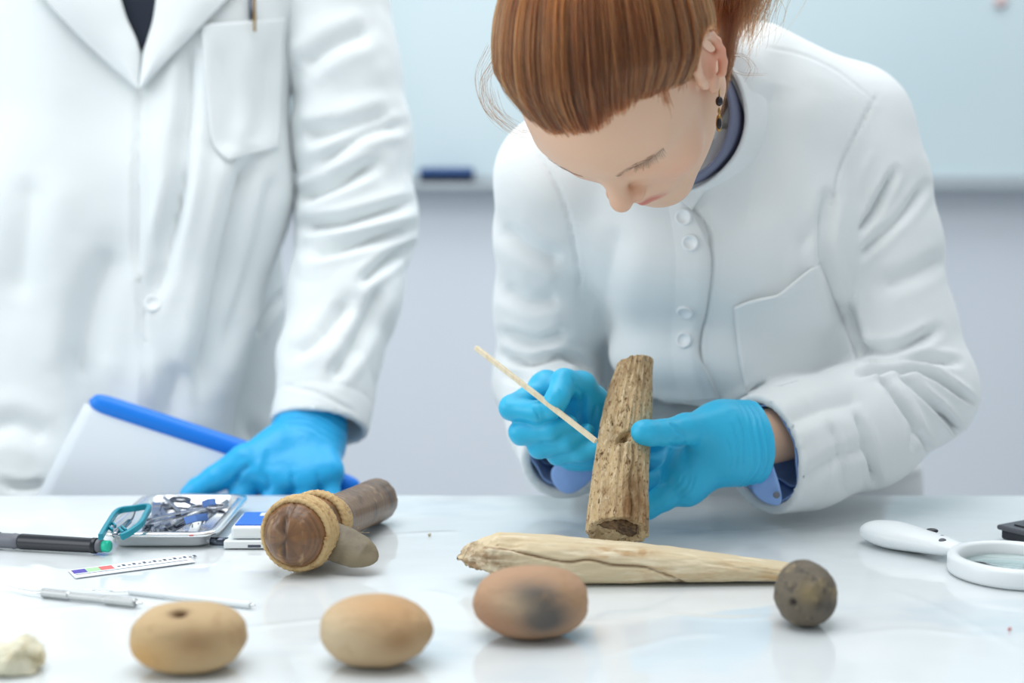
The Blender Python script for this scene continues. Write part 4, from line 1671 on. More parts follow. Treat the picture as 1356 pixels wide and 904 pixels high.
    for k_ in range(3):
        f_ = Fq[part == k_]
        used = np.unique(f_)
        mp = -np.ones(len(V), int)
        mp[used] = np.arange(len(used))
        objs.append(link('lab_coat' if k_ == 0 else 'sleeve', V[used], mp[f_], M['coat'], woman if k_ == 0 else objs[0]))
        objs[-1].data.normals_split_custom_set_from_vertices([tuple(q_) for q_ in NF[used]])
    return objs[0], V, Fq


slL_chain = [(w_shL, 0.0640), (P(1145, 238, 1.52), 0.0615), (P(1168, 330, 1.515), 0.0595), (P(1186, 425, 1.505), 0.058), (P(1220, 518, 1.49), 0.054),
             (P(1140, 566, 1.445), 0.060), (P(1062, 588, 1.405), 0.0605), (P(1008, 602, 1.378), 0.0575)]
slR_chain = [(w_shR, 0.0635), (P(732, 310, 1.53), 0.063), (P(726, 400, 1.565), 0.060), (P(722, 500, 1.595), 0.056), (P(738, 560, 1.51), 0.051), (P(752, 606, 1.432), 0.0455)]
SLEEVE_FOLDS = [([(1104, 305), (1118, 245), (1146, 192)], 8, -0.007), ([(1112, 330), (1150, 290), (1186, 226)], 7, -0.006), ([(1130, 345), (1190, 290), (1225, 245)], 8, -0.004),
              ([(1108, 360), (1125, 420), (1140, 470)], 9, -0.006),
              ([(1135, 548), (1152, 601), (1161, 640)], 7, -0.006), ([(1100, 560), (1118, 610), (1120, 650)], 9, -0.003),
              ([(1166, 499), (1205, 548), (1210, 592)], 6, -0.008), ([(1192, 495), (1250, 548), (1274, 578)], 6, -0.009),
              ([(1140, 494), (1190, 488), (1235, 497), (1288, 532)], 5.5, -0.010), ([(1135, 462), (1188, 462), (1241, 437)], 9, -0.006),
              ([(1150, 480), (1210, 474), (1270, 480)], 7, -0.005), ([(1180, 520), (1225, 585), (1240, 608)], 6, -0.005),
              ([(1170, 380), (1215, 360), (1250, 340)], 14, -0.003), ([(1040, 560), (1090, 540), (1140, 530)], 16, -0.003),
              ([(1060, 640), (1100, 610), (1150, 590)], 12, -0.0025)] + \
             [([(668, 470), (700, 480), (745, 470), (778, 488)], 7, -0.007), ([(664, 440), (710, 452), (750, 440)], 9, -0.005), ([(672, 500), (720, 505), (770, 500)], 7, -0.005),
              ([(665, 300), (700, 330), (745, 345)], 16, -0.004), ([(668, 380), (700, 400), (740, 395)], 14, -0.004)]
w_coat, CV, CF = build_coat_w()
CB = bvh_of(CV, CF)


def cuff_tube(name, c, d, r0, r1, back, front, mt, parent, wob=0.003, slit=None, seed=0):
    """shirt cuff inside a sleeve"""
    n, m = 24, 60
    s = np.linspace(-back, front, n)
    path = c + s[:, None] * d
    V, Fq = tube(path, np.linspace(r0, r1, n), m, cap=False)
    q = np.arange(len(V))
    a = (q % m) / m * 2 * math.pi
    ctr = path[q // m]
    f = (q // m) / (n - 1)
    V = ctr + (V - ctr) * (1 + wob / r1 * np.sin(3 * a + seed) * f + 0.5 * wob / r1 * np.sin(7 * a + 2) * f)[:, None]
    if slit is not None:
        fc = (Fq.mean(1) % m)
        keep = ~((np.abs(((Fq[:, 0] % m) / m - slit[0] + 0.5) % 1 - 0.5) < slit[1]))
        Fq = Fq[keep]
    o = link(name, V, Fq, mt, parent)
    solid(o, 0.0016)
    return o


for chn, nm in ((slL_chain, 'L'), (slR_chain, 'R')):
    c, rc = chn[-1]
    d = c - chn[-2][0]
    d /= np.linalg.norm(d)
    cuff_tube('shirt_cuff', c, d, rc - 0.016, rc - 0.0095, 0.09, -0.004, M['shirt'], woman, 0.0025, None, 1.0 if nm == 'L' else 2.6)
    cuff_tube('shirt_cuff', c, d, rc - 0.022, rc - 0.019, 0.09, -0.030, M['shirt'], woman, 0.003, None, 0.3)

fr_ = np.array([P(724, 618, 1.424), P(752, 606, 1.412), P(790, 600, 1.412), P(797, 622, 1.418), P(772, 648, 1.424), P(750, 658, 1.428), P(732, 645, 1.428)])
o = link('cuff_flap', np.concatenate([fr_, [fr_.mean(0) + (0, -0.002, 0)]]), [(i, 7, (i + 1) % 7) for i in range(7)], M['shirt'], woman)
solid(o, 0.0016, 0)
o.modifiers.new('round', 'SUBSURF').levels = 2
# shirt cuff flap with its button beside the left wrist
fb = [P(1006, 582, 1.350), P(1020, 600, 1.342), P(1040, 662, 1.344), P(1032, 676, 1.356), P(988, 655, 1.358), P(1000, 625, 1.352)]
V = np.array(fb)
ctr = V.mean(0)
V2 = np.concatenate([V, [ctr + (0, -0.003, 0)]])
o = link('cuff_flap', V2, [(i, 6, (i + 1) % 6) for i in range(6)], M['shirt'], woman)
solid(o, 0.0016, 0)
o.modifiers.new('round', 'SUBSURF').levels = 2
o.modifiers['round'].render_levels = 2
V, F_ = lathe([(0.0030, 0), (0.0033, 0.001), (0.0026, 0.0016)], 16, (basis(-VF), P(1028, 655, 1.3430)))
link('cuff_button', V, F_, M['grey'], woman)

# collars standing round the neck, then placket, pocket, buttons
def collar_tube(name, c0, c1, r0, r1, mt, parent, th, notch=None):
    n, m = 14, 84
    path = np.array([c0 + (c1 - c0) * t for t in np.linspace(0, 1, n)])
    V, Fq = tube(path, np.linspace(r0, r1, n), m, cap=False)
    q = np.arange(len(V))
    ctr = path[q // m]
    V = ctr + (V - ctr) * (1 + 0.02 * vnoise(V * 30))[:, None]
    o = link(name, V, Fq, mt, parent)
    solid(o, th)
    return o


collar_tube('collar', P(920, 168, 1.470), P(890, 156, 1.395), 0.082, 0.0750, M['coat'], w_coat, 0.003)
collar_tube('shirt_collar', P(912, 166, 1.465), P(876, 153, 1.372), 0.0745, 0.0685, M['shirtgrey'], woman, 0.002)
V, Fq = ribbon(CB, [(948, 170), (938, 190), (922, 216), (896, 260)], [(985, 172), (970, 200), (948, 232), (916, 278)], 9, 30, 0.006, 2, 0.002)
o = link('collar_fall', V, Fq, M['coat'], w_coat)
solid(o, 0.003)
V, Fq = ribbon(CB, [(930, 190), (915, 205), (900, 232), (880, 264)], [(944, 186), (930, 205), (914, 228), (898, 260)], 7, 24, 0.0085, 2, 0.0)
o = link('shirt_front', V, Fq, M['navy'], woman)
solid(o, 0.002)
V, Fq = ribbon(CB, [(868, 262), (868, 330), (868, 400), (868, 470), (872, 536)], [(908, 264), (940, 330), (937, 400), (926, 465), (952, 528)], 14, 70, 0.0042, 1, 0.0, fade=True)
o = link('placket', V, Fq, M['coat'], w_coat)
solid(o, 0.003)
PLB = bvh_of(np.concatenate([V, CV]), [tuple(f) for f in Fq] + [tuple(int(i) + len(V) for i in f) for f in CF])


def button(px, py, r, bvh, parent, name='button', mt=None):
    loc, nor = hit(bvh, px, py, 1.5)
    nor = np.array(nor)
    if nor @ ray(px, py) > 0:
        nor = -nor
    prof = [(r * 0.98, 0), (r, r * 0.22), (r * 0.93, r * 0.36), (r * 0.72, r * 0.34), (r * 0.66, r * 0.22), (r * 0.06, r * 0.2)]
    V, F_ = lathe(prof, 28, (basis(nor), loc - nor * 0.0004))
    b = link(name, V, F_, mt or M['button'], parent)
    B_ = basis(nor)
    for sx in (-1, 1):
        a_ = loc + nor * r * 0.26 + B_[:, 0] * sx * r * 0.2
        vv, ff = tube(np.stack([a_ - B_[:, 1] * r * 0.25, a_ + nor * r * 0.08, a_ + B_[:, 1] * r * 0.25]), 0.0005, 6)
    return b


for (bx_, by_) in ((905, 287), (914, 321), (907, 413), (906, 450)):
    button(bx_, by_, 0.0085, PLB, w_coat)
V, Fq = ribbon(CB, [(972, 408), (976, 450), (982, 490), (990, 522)], [(1086, 350), (1104, 395), (1122, 440), (1136, 482)], 26, 30, 0.004, 2, 0.0)
n_ = np.arange(len(V))
row, colm = n_ // 26, n_ % 26
# the pocket mouth sags open
sag = np.exp(-(row / 3.0) ** 2) * np.sin(np.pi * colm / 25) ** 1.0
V = V - (VF * 0.010)[None, :] * sag[:, None] - np.array([0, 0, 0.012])[None, :] * (sag * np.interp(colm / 25, [0, .5, .75, 1], [0, .9, .5, 0]))[:, None]
o = link('breast_pocket', V, Fq, M['coat'], w_coat)
solid(o, 0.0028)


# ---- gloves
def glove(name, wrist, wdir, palm, fingers, mt, parent, strokes=(), step=0.0014, cut=0.03, wr=0.028, kp=0.02, kf=0.0035, extra=()):
    """palm: [(a, b, ra, rb)], fingers: chains; wrist end cut off behind the wrist along wdir"""
    al = [p for f in fingers for p, r in f] + [p for q in palm for p in q[:2]] + [wrist + wdir * (cut + 0.01)]
    A = np.array(al)
    lo, hi = A.min(0) - 0.045, A.max(0) + 0.045
    G = Grid(axis(lo[0], hi[0], step), axis(lo[1], hi[1], step), axis(lo[2], hi[2], step))
    for a, b, ra, rb in palm:
        G.cone(a, b, ra, rb, kp)
    for f in fingers:
        G.chain(f, kf if len(f) < 5 else 0.012, 0.004)
    G.cone(wrist, wrist + wdir * (cut + 0.02), wr, wr + 0.001, kp)
    # rolled bead at the cuff
    G.halfspace(wrist + wdir * cut, wdir)
    V, Fq = G.mesh(2)
    N = normals(V, Fq)
    if ((V - V.mean(0)) * N).sum(1).mean() < 0:
        Fq = Fq[:, ::-1]
        N = -N
    V = V + N * (0.0009 * fbm(V * 45, 3))[:, None]
    # gathered rings over the wrist
    q = (V - wrist) @ wdir
    V = V + N * (0.0009 * np.sin(q * 900 + 5 * vnoise(V * 40)) * np.clip((q + 0.012) / 0.012, 0, 1) * (q < cut - 0.006))[:, None]
    V = V + N * (0.0016 * np.exp(-((q - cut + 0.003) / 0.0018) ** 2))[:, None]
    V = fold(V, Fq, list(strokes), 0.0)
    return link(name, V, Fq, mt, parent)


# right hand with the stick
rw = w_wrR
rd = P(760, 590, 1.432) - w_wrR
rd = rd / np.linalg.norm(rd)
i0, m0, r0, p0 = P(724, 514, 1.362), P(718, 541, 1.370), P(724, 565, 1.376), P(738, 584, 1.380)
th0 = P(786, 540, 1.366)
glove('glove', rw, rd,
      [(rw, i0, 0.022, 0.0135), (rw, m0, 0.022, 0.0135), (rw, r0, 0.021, 0.013), (rw, p0, 0.021, 0.012), (rw, th0, 0.022, 0.017), (i0, p0, 0.0125, 0.012)],
      [[(i0, 0.0128), (P(677, 540, 1.337), 0.0112), (P(712, 546, 1.321), 0.0100), (P(729, 542, 1.317), 0.0088)],
       [(m0, 0.0128), (P(690, 573, 1.337), 0.0112), (P(730, 570, 1.325), 0.0102), (P(753, 561, 1.325), 0.0088)],
       [(r0, 0.0125), (P(714, 591, 1.340), 0.0108), (P(752, 583, 1.328), 0.0098), (P(776, 572, 1.331), 0.0086)],
       [(p0, 0.0115), (P(738, 601, 1.345), 0.0098), (P(770, 597, 1.333), 0.0090), (P(792, 591, 1.326), 0.0078)],
       [(th0, 0.0165), (P(770, 511, 1.350), 0.0135), (P(747, 506, 1.330), 0.0120), (P(739, 526, 1.314), 0.0104), (P(737, 530, 1.312), 0.0100)]],
      M['glove'], woman,
      [([(706, 540), (712, 548), (714, 556)], 1.6, -0.0008), ([(716, 538), (722, 546)], 1.5, -0.0006), ([(758, 500), (764, 512), (772, 520)], 2.5, -0.0012),
       ([(775, 520), (770, 545), (772, 565)], 4, -0.002), ([(740, 514), (745, 520)], 1.6, -0.0005), ([(790, 535), (786, 560), (790, 585)], 3, -0.0014)],
      cut=0.042, wr=0.0272)
# left hand closed round the bone
lw = w_wrL
ld = (w_elL - w_wrL) / np.linalg.norm(w_elL - w_wrL)
ld = np.array([0.93, 0.36, 0.04])
ld /= np.linalg.norm(ld)
i1, m1, r1_, p1 = P(908, 640, 1.343), P(903, 622, 1.366), P(905, 600, 1.388), P(914, 580, 1.400)
t1 = P(950, 566, 1.338)
lwc = P(975, 587, 1.352)
glove('glove', lwc, ld,
      [(lwc, i1, 0.0290, 0.0155), (lwc, m1, 0.027, 0.0145), (lwc, r1_, 0.027, 0.0135), (lwc, p1, 0.025, 0.012), (lwc, t1, 0.028, 0.020), (t1, i1, 0.018, 0.014), (i1, p1, 0.013, 0.012)],
      [[(i1, 0.0145), (P(880, 657, 1.337), 0.0122), (P(856, 672, 1.336), 0.0105), (P(834, 668, 1.330), 0.0092)],
       [(m1, 0.0135), (P(866, 641, 1.362), 0.0115), (P(835, 640, 1.360), 0.0102), (P(806, 622, 1.346), 0.0088)],
       [(r1_, 0.013), (P(870, 616, 1.382), 0.0112), (P(838, 612, 1.376), 0.010), (P(812, 600, 1.358), 0.0086)],
       [(p1, 0.0115), (P(880, 592, 1.392), 0.0098), (P(852, 588, 1.382), 0.0088), (P(832, 582, 1.366), 0.0076)],
       [(t1, 0.019), (P(908, 567, 1.313), 0.0142), (P(878, 572, 1.297), 0.0122), (P(858, 573, 1.289), 0.0115), (P(851, 573, 1.288), 0.0108)]],
      M['glove'], woman,
      [([(888, 560), (896, 570), (908, 576)], 2.2, -0.0012), ([(884, 588), (900, 590), (908, 585)], 2.2, -0.0012), ([(893, 563), (904, 572)], 1.6, -0.0007),
       ([(914, 632), (908, 645), (896, 654)], 1.8, -0.0009), ([(920, 630), (914, 648), (900, 660)], 1.8, -0.0009), ([(906, 628), (900, 640), (890, 648)], 1.8, -0.0008),
       ([(960, 575), (968, 600), (965, 620)], 1.8, -0.0008), ([(970, 560), (978, 590), (974, 622)], 1.8, -0.0009), ([(978, 550), (986, 580), (983, 620)], 1.8, -0.0009),
       ([(850, 566), (856, 572), (862, 570)], 1.5, -0.0004)],
      cut=0.020, wr=0.0320)

# wooden stick
sa, sm_, sb = P(630, 460, 1.352), P(733, 540, 1.304), P(789, 584, 1.279)
st_dir = (sb - sa) / np.linalg.norm(sb - sa)
V, F_ = tube(np.stack([sa, sa * 0.5 + sb * 0.5, sb]), 0.0030, 4, square=True)
o = link('wooden_stick', V, F_, M['wood'], smooth=False)
bevel(o, 0.0004, 2)
tag(recenter(o), 'thin pale wooden stick held in the gloved fingers beside the upright bone', 'stick')

# ------------------------------------------------------------------ the standing person with the folder
m_neck = P(192, -120, 1.76)
m_shL = P(428, -42, 1.745)
m_shR = P(-48, -42, 1.745)
m_elL = P(478, 290, 1.755)
m_wrL = P(408, 585, 1.612)
m_elR = P(-150, 300, 1.80)
m_wrR = P(-120, 590, 1.72)
m_hip = np.array([P(170, 500, 1.84)[0], 1.885, 0.90])
man = thing('person', 'standing person in an open white lab coat over a dark shirt, face out of view', 'person', (m_hip[0], m_hip[1], 0))
MO = m_neck + np.array([0.0, -0.045, 0.205])


def build_body_m():
    # grid in the head's frame: x = world x, y = -world y, z = world z
    def L(p):
        q = np.asarray(p, float) - MO
        return np.array([q[0], -q[1], q[2]])
    pts = np.array([L(p) for p in (m_neck, m_shL, m_shR, m_elL, m_wrL, m_elR, m_wrR, m_hip)])
    lo = np.minimum(pts.min(0) - 0.14, -0.12)
    hi = np.maximum(pts.max(0) + 0.14, 0.14)
    G = Grid(axis(lo[0], hi[0], 0.011, (-0.092, 0.094, 0.0028)), axis(lo[1], hi[1], 0.011, (-0.112, 0.122, 0.0028)), axis(lo[2], hi[2], 0.011, (-0.108, 0.138, 0.003)))
    head_sdf(G)
    nb = L(m_neck)
    G.chain([((0, -0.022, -0.030), 0.056), ((0, -0.03, -0.09), 0.056), (nb, 0.066)], 0.03, 0.02)
    for sh in (m_shL, m_shR):
        G.cone(nb, L(sh), 0.055, 0.05, 0.04)
    ch = (m_neck + m_hip) / 2 + np.array([0, 0, 0.1])
    G.cone(L(m_neck - np.array([0, 0, 0.14])), L(ch), 0.115, 0.12, 0.05)
    G.cone(L(ch), L(m_hip), 0.12, 0.125, 0.05)
    for sh, el, wr in ((m_shL, m_elL, m_wrL), (m_shR, m_elR, m_wrR)):
        G.chain([(L(sh), 0.052), (L(el), 0.04), (L(el * 0.6 + wr * 0.4), 0.040), (L(wr), 0.029)], 0.02, 0.01)
        d = (wr - el) / np.linalg.norm(wr - el)
        G.cone(L(wr), L(wr + d * 0.04), 0.027, 0.02, 0.01)
    V, Fq = G.mesh(1)
    col = head_tone(V, srgb(214, 172, 144))
    Wd = np.stack([V[:, 0], -V[:, 1], V[:, 2]], 1) + MO
    N = normals(Wd, Fq)
    if ((Wd - Wd.mean(0)) * N).sum(1).mean() < 0:
        Fq = Fq[:, ::-1]
    link('body', Wd, Fq, M['skin'], man, True, col)
    U = icos(5)
    s = U[0]
    C = np.array([0, -0.006, 0.045])
    Vh = C + s * (np.array([0.0715, 0.096, 0.086]) + 0.011 + 0.003 * vnoise(s * 12)[:, None])
    az = np.degrees(np.arctan2(np.abs(Vh[:, 0]), Vh[:, 1] + 0.012))
    keep = Vh[:, 2] > np.interp(az, [0, 40, 70, 84, 95, 120, 180], [0.098, 0.085, 0.04, 0.02, 0.05, -0.02, -0.045])
    Fk = U[1][keep[U[1]].all(1)]
    used = np.unique(Fk)
    mp = -np.ones(len(Vh), int)
    mp[used] = np.arange(len(used))
    Vw = np.stack([Vh[used][:, 0], -Vh[used][:, 1], Vh[used][:, 2]], 1) + MO
    hm = link('hair', Vw, mp[Fk][:, ::-1], M['haircap'], man)
    solid(hm, 0.006, 0)


build_body_m()


def legs(hip, who, spread, ytilt=0.0):
    """trousers and shoes below the coat"""
    lo = np.array([hip[0] - 0.3, hip[1] - 0.2, 0.03])
    hi = np.array([hip[0] + 0.3, hip[1] + 0.22, hip[2] + 0.1])
    G = Grid(axis(lo[0], hi[0], 0.01), axis(lo[1], hi[1], 0.01), axis(lo[2], hi[2], 0.01))
    for s in (-1, 1):
        G.chain([(hip + np.array([s * 0.07, 0, -0.02]), 0.095), (np.array([hip[0] + s * spread, hip[1] - 0.03, 0.46]), 0.068), (np.array([hip[0] + s * spread, hip[1] + 0.01, 0.07]), 0.05)], 0.03, 0.02)
    V, Fq = G.mesh(2)
    N = normals(V, Fq)
    if ((V - V.mean(0)) * N).sum(1).mean() < 0:
        Fq = Fq[:, ::-1]
    link('trousers', V, Fq, M['trouser'], who)
    for s in (-1, 1):
        c = np.array([hip[0] + s * spread, hip[1] - 0.04, 0.0])
        U = icos(4)
        Vs = U[0] * np.array([0.048, 0.13, 0.06])
        Vs[:, 2] = np.where(Vs[:, 2] < 0, 0, Vs[:, 2] * (0.75 + 0.5 * (U[0][:, 1] > 0) * U[0][:, 1]))
        link('shoe', Vs + c, U[1], M['shoe'], who)


legs(m_hip, man, 0.10)
legs(np.array([w_hip[0], w_hip[1], w_hip[2] - 0.02]), woman, 0.09)


def build_coat_m():
    lo = np.array([m_shR[0] - 0.12, 1.45, 0.40])
    hi = np.array([m_shL[0] + 0.12, 2.1, m_neck[2] + 0.12])
    st = 0.006
    G = Grid(axis(lo[0], hi[0], st), axis(lo[1], hi[1], st), axis(lo[2], hi[2], st))
    G.cone(m_neck, m_shL, 0.07, 0.068, 0)
    G.cone(m_neck, m_shR, 0.07, 0.068, 0.03)
    # front panels
    G.cone(P(272, 40, 1.745), P(262, 250, 1.735), 0.113, 0.104, 0.05)
    G.cone(P(262, 250, 1.735), P(205, 640, 1.695), 0.104, 0.074, 0.05)
    G.cone(P(205, 640, 1.695), np.array([P(200, 640, 1.69)[0], 1.70, 0.44]), 0.074, 0.074, 0.05)
    G.cone(P(105, 40, 1.745), P(85, 300, 1.735), 0.115, 0.115, 0.06)
    G.cone(P(85, 300, 1.735), P(60, 640, 1.70), 0.115, 0.10, 0.06)
    G.cone(P(60, 640, 1.70), np.array([P(50, 640, 1.69)[0], 1.72, 0.44]), 0.10, 0.10, 0.06)
    G.cone(P(-30, 300, 1.76), P(-40, 640, 1.72), 0.12, 0.10, 0.06)
    # back of the coat seen past the front panel
    G.cone(P(205, 20, 1.86), P(240, 350, 1.87), 0.12, 0.128, 0.012)
    G.cone(P(240, 350, 1.87), P(250, 660, 1.87), 0.128, 0.146, 0.012)
    G.cone(P(60, 20, 1.86), P(60, 640, 1.90), 0.13, 0.14, 0.05)
    V, Fq = G.mesh(2)
    N = normals(V, Fq)
    if ((V - V.mean(0)) * N).sum(1).mean() < 0:
        Fq = Fq[:, ::-1]
        N = -N
    V = V + N * (0.003 * fbm(V * 6 + 9, 3))[:, None]
    V = fold(V, Fq, [([(252, 60), (250, 130), (243, 230), (215, 330)], 11, -0.012), ([(335, 205), (305, 330), (265, 530)], 18, -0.020),
                     ([(362, 230), (340, 330), (300, 470)], 12, -0.010), ([(150, 330), (120, 410), (105, 500)], 22, -0.010), ([(40, 230), (22, 400)], 26, -0.008),
                     ([(235, 160), (232, 290), (200, 400)], 13, -0.009), ([(60, 580), (20, 560), (-20, 570)], 16, -0.008), ([(0, 640), (30, 646), (60, 640)], 6, -0.008),
                     ([(290, 60), (310, 140), (300, 200)], 20, -0.006), ([(355, 60), (350, 140), (340, 190)], 14, -0.008), ([(105, 480), (130, 560), (140, 640)], 20, -0.008),
                     ([(240, 480), (215, 560), (200, 650)], 20, -0.012), ([(340, 440), (350, 420), (380, 385)], 6, -0.010), ([(330, 560), (345, 600), (350, 650)], 12, -0.008),
                     ([(186, 118), (181, 250), (184, 350), (192, 480), (190, 640)], 3.5, -0.005)], 0.0)
    coat = link('lab_coat', V, Fq, M['coat2'], man)
    return coat, V, Fq


m_coat, MV, MF = build_coat_m()
MB_ = bvh_of(MV, MF)
sleeve('sleeve', [(P(440, -40, 1.745), 0.068), (P(456, 80, 1.745), 0.066), (P(466, 190, 1.75), 0.072), (P(472, 290, 1.745), 0.072), (P(456, 390, 1.705), 0.067),
                  (P(434, 480, 1.665), 0.060), (P(422, 568, 1.628), 0.0555)], 0.10,
       [([(392, 262), (440, 244), (500, 216)], 11, -0.009), ([(400, 300), (460, 292), (545, 268)], 10, -0.009), ([(408, 335), (470, 322), (556, 300)], 10, -0.008),
        ([(480, 372), (520, 340), (556, 322)], 9, -0.008), ([(440, 500), (475, 450), (505, 380)], 12, -0.007), ([(400, 180), (450, 170), (520, 150)], 14, -0.007),
        ([(425, 215), (480, 180), (535, 165)], 10, -0.006), ([(400, 90), (440, 60), (490, 40)], 16, -0.006), ([(390, 470), (430, 440), (460, 400)], 12, -0.005),
        ([(376, 510), (420, 520), (470, 545)], 3, -0.0015)], M['coat2'], m_coat, step=0.0036, wall=0.005, noise=0.004, hem=0.034, seed=8.0)
sleeve('sleeve', [(P(-60, -40, 1.745), 0.068), (P(-100, 120, 1.77), 0.068), (P(-145, 300, 1.79), 0.066), (P(-130, 480, 1.75), 0.06), (P(-122, 560, 1.73), 0.055)], 0.10, [],
       M['coat2'], m_coat, step=0.0045, wall=0.006, noise=0.004, seed=3.0)
V, Fq = ribbon(MB_, [(150, -60), (156, -20), (164, 20), (186, 66)], [(226, -60), (220, -20), (208, 20), (188, 66)], 10, 24, 0.003, 2)
o = link('dark_shirt', V, Fq, M['darkshirt'], man)
solid(o, 0.002)
V, Fq = ribbon(MB_, [(218, -60), (208, -10), (202, 28), (191, 66), (183, 116)], [(350, -60), (310, -10), (264, 38), (224, 78), (186, 120)], 16, 40, 0.009, 3, 0.006)
o = link('lapel', V, Fq, M['coat2'], m_coat)
solid(o, 0.004)
V, Fq = ribbon(MB_, [(20, -60), (52, -8), (92, 36), (136, 78), (180, 116)], [(148, -60), (158, -10), (168, 24), (184, 64), (184, 118)], 16, 40, 0.009, 3, 0.006)
o = link('lapel', V, Fq, M['coat2'], m_coat)
solid(o, 0.004)
V, Fq = ribbon(MB_, [(266, 32), (270, 90), (276, 150), (282, 190), (302, 212)], [(378, 24), (376, 80), (374, 130), (372, 170), (370, 194)], 20, 36, 0.006, 3, 0.002)
o = link('breast_pocket', V, Fq, M['coat2'], m_coat)
solid(o, 0.004)
for q in ((203, 402),):
    button(q[0], q[1], 0.0098, MB_, m_coat)
# pen in the chest pocket
loc, nor = hit(MB_, 334, 20, 1.62)
pd = P(334, 22, (loc - CO) @ VF - 0.007)
pn = thing('pocket_pen', 'slim pen clipped in the chest pocket of the standing person', 'pen', tuple(pd - np.array([0, 0, 0.09])))
link('pen_barrel', *tube(np.array([pd + (0.0, 0.008, -0.08), pd + (0, 0, 0.04)]), 0.0042, 16), M['steel2'], pn)
link('pen_clip', *tube(np.array([pd + (0.004, -0.008, -0.018), pd + (0.004, -0.008, 0.038)]), 0.0016, 8), M['gold'], pn)

# glove of the standing person
mw = m_wrL
md = (m_elL - m_wrL) / np.linalg.norm(m_elL - m_wrL)
mi, mm, mr_, mp_ = P(335, 626, 1.556), P(369, 636, 1.552), P(404, 637, 1.556), P(433, 624, 1.568)
mt0 = P(365, 590, 1.575)
glove('glove', mw, md,
      [(mw, mi, 0.031, 0.0165), (mw, mm, 0.031, 0.0165), (mw, mr_, 0.031, 0.016), (mw, mp_, 0.030, 0.0155), (mw, mt0, 0.030, 0.020), (mi, mp_, 0.0155, 0.0145)],
      [[(mi, 0.0150), (P(318, 662, 1.545), 0.0130), (P(322, 690, 1.565), 0.0118), (P(330, 700, 1.585), 0.0105)],
       [(mm, 0.0150), (P(360, 672, 1.543), 0.0130), (P(362, 702, 1.560), 0.0118), (P(366, 712, 1.582), 0.0105)],
       [(mr_, 0.0145), (P(402, 672, 1.546), 0.0126), (P(402, 702, 1.562), 0.0115), (P(404, 712, 1.584), 0.0102)],
       [(mp_, 0.0135), (P(438, 662, 1.556), 0.0115), (P(438, 686, 1.572), 0.0105), (P(436, 695, 1.59), 0.0095)],
       [(mt0, 0.0185), (P(322, 608, 1.552), 0.0158), (P(284, 634, 1.543), 0.0138), (P(262, 648, 1.540), 0.0125), (P(252, 655, 1.539), 0.0118)]],
      M['glove2'], man,
      [([(310, 640), (318, 626), (330, 616)], 4, -0.003), ([(352, 628), (356, 640), (354, 652)], 4, -0.002), ([(386, 628), (388, 642), (388, 654)], 4, -0.002),
       ([(420, 628), (422, 640), (424, 652)], 3, -0.0016), ([(350, 590), (345, 612), (338, 630)], 6, 0.0015)], step=0.002, cut=0.034, wr=0.034)

# folder held at the table's far edge
fo = thing('folder', 'white folder with a thick bright blue spine held at the table edge', 'folder', tuple(P(200, 660, 1.60) - np.array([0, 0, 0.1])))
fa, fb_ = P(118, 530, 1.588), P(478, 648, 1.594)
n = 60
path = np.array([fa + (fb_ - fa) * t for t in np.linspace(0, 1, n)])
rad = 0.0120 * np.sqrt(np.clip(1 - np.abs(np.linspace(-1, 1, n)) ** 22, 0.01, 1))
V, F_ = tube(path, rad, 20, oval=((0, 1, 0), 0.7))
link('spine', V, F_, M['binder'], fo)
dl = P(54, 650, 1.578) - P(112, 533, 1.584)
q0, q1 = P(112, 534, 1.584), P(472, 651, 1.590)
n1 = np.cross(q1 - q0, dl)
n1 /= np.linalg.norm(n1)
if n1[1] > 0:
    n1 = -n1
nu, nv = 24, 16
V = np.array([q0 + (q1 - q0) * i / (nu - 1) + dl * 1.35 * j / (nv - 1) + n1 * 0.006 * math.sin(math.pi * j / (nv - 1)) for j in range(nv) for i in range(nu)])
Fq = np.array([(j * nu + i, (j + 1) * nu + i, (j + 1) * nu + i + 1, j * nu + i + 1) for j in range(nv - 1) for i in range(nu - 1)])
o = link('cover', V, Fq, M['paper'], fo)
solid(o, 0.003)

# ------------------------------------------------------------------ small tools on the table
def barx(name, pts, w, h, mt, parent=None, smooth=False, up=None):
    """flat bar along a 3-d path"""
    pts = np.asarray(pts, float)
    tan = np.gradient(pts, axis=0)
    tan /= np.linalg.norm(tan, axis=1)[:, None]
    up = np.array([0, 0, 1.0]) if up is None else np.asarray(up, float)
    sd = np.cross(tan, up)
    sd /= np.linalg.norm(sd, axis=1)[:, None]
    uu = np.cross(sd, tan)
    w = np.broadcast_to(np.asarray(w, float), (len(pts),))[:, None]
    h = np.broadcast_to(np.asarray(h, float), (len(pts),))[:, None]
    V = np.stack([pts - sd * w / 2 - uu * h / 2, pts + sd * w / 2 - uu * h / 2, pts + sd * w / 2 + uu * h / 2, pts - sd * w / 2 + uu * h / 2], 1).reshape(-1, 3)
    n = len(pts)
    F_ = [(3, 2, 1, 0), tuple((n - 1) * 4 + k for k in range(4))]
    for i in range(n - 1):
        for k in range(4):
            F_.append((i * 4 + k, i * 4 + (k + 1) % 4, (i + 1) * 4 + (k + 1) % 4, (i + 1) * 4 + k))
    o = link(name, V, F_, mt, parent, smooth)
    bevel(o, min(float(np.min(w)), float(np.min(h))) * 0.25, 2)
    return o


def rrect(cx, cy, w, d, r, n=6):
    out = []
    for (sx, sy, a0) in ((1, 1, 0), (-1, 1, 90), (-1, -1, 180), (1, -1, 270)):
        for k in range(n + 1):
            a = math.radians(a0 + 90 * k / n)
            out.append((cx + sx * (w / 2 - r) + r * math.cos(a), cy + sy * (d / 2 - r) + r * math.sin(a)))
    return out


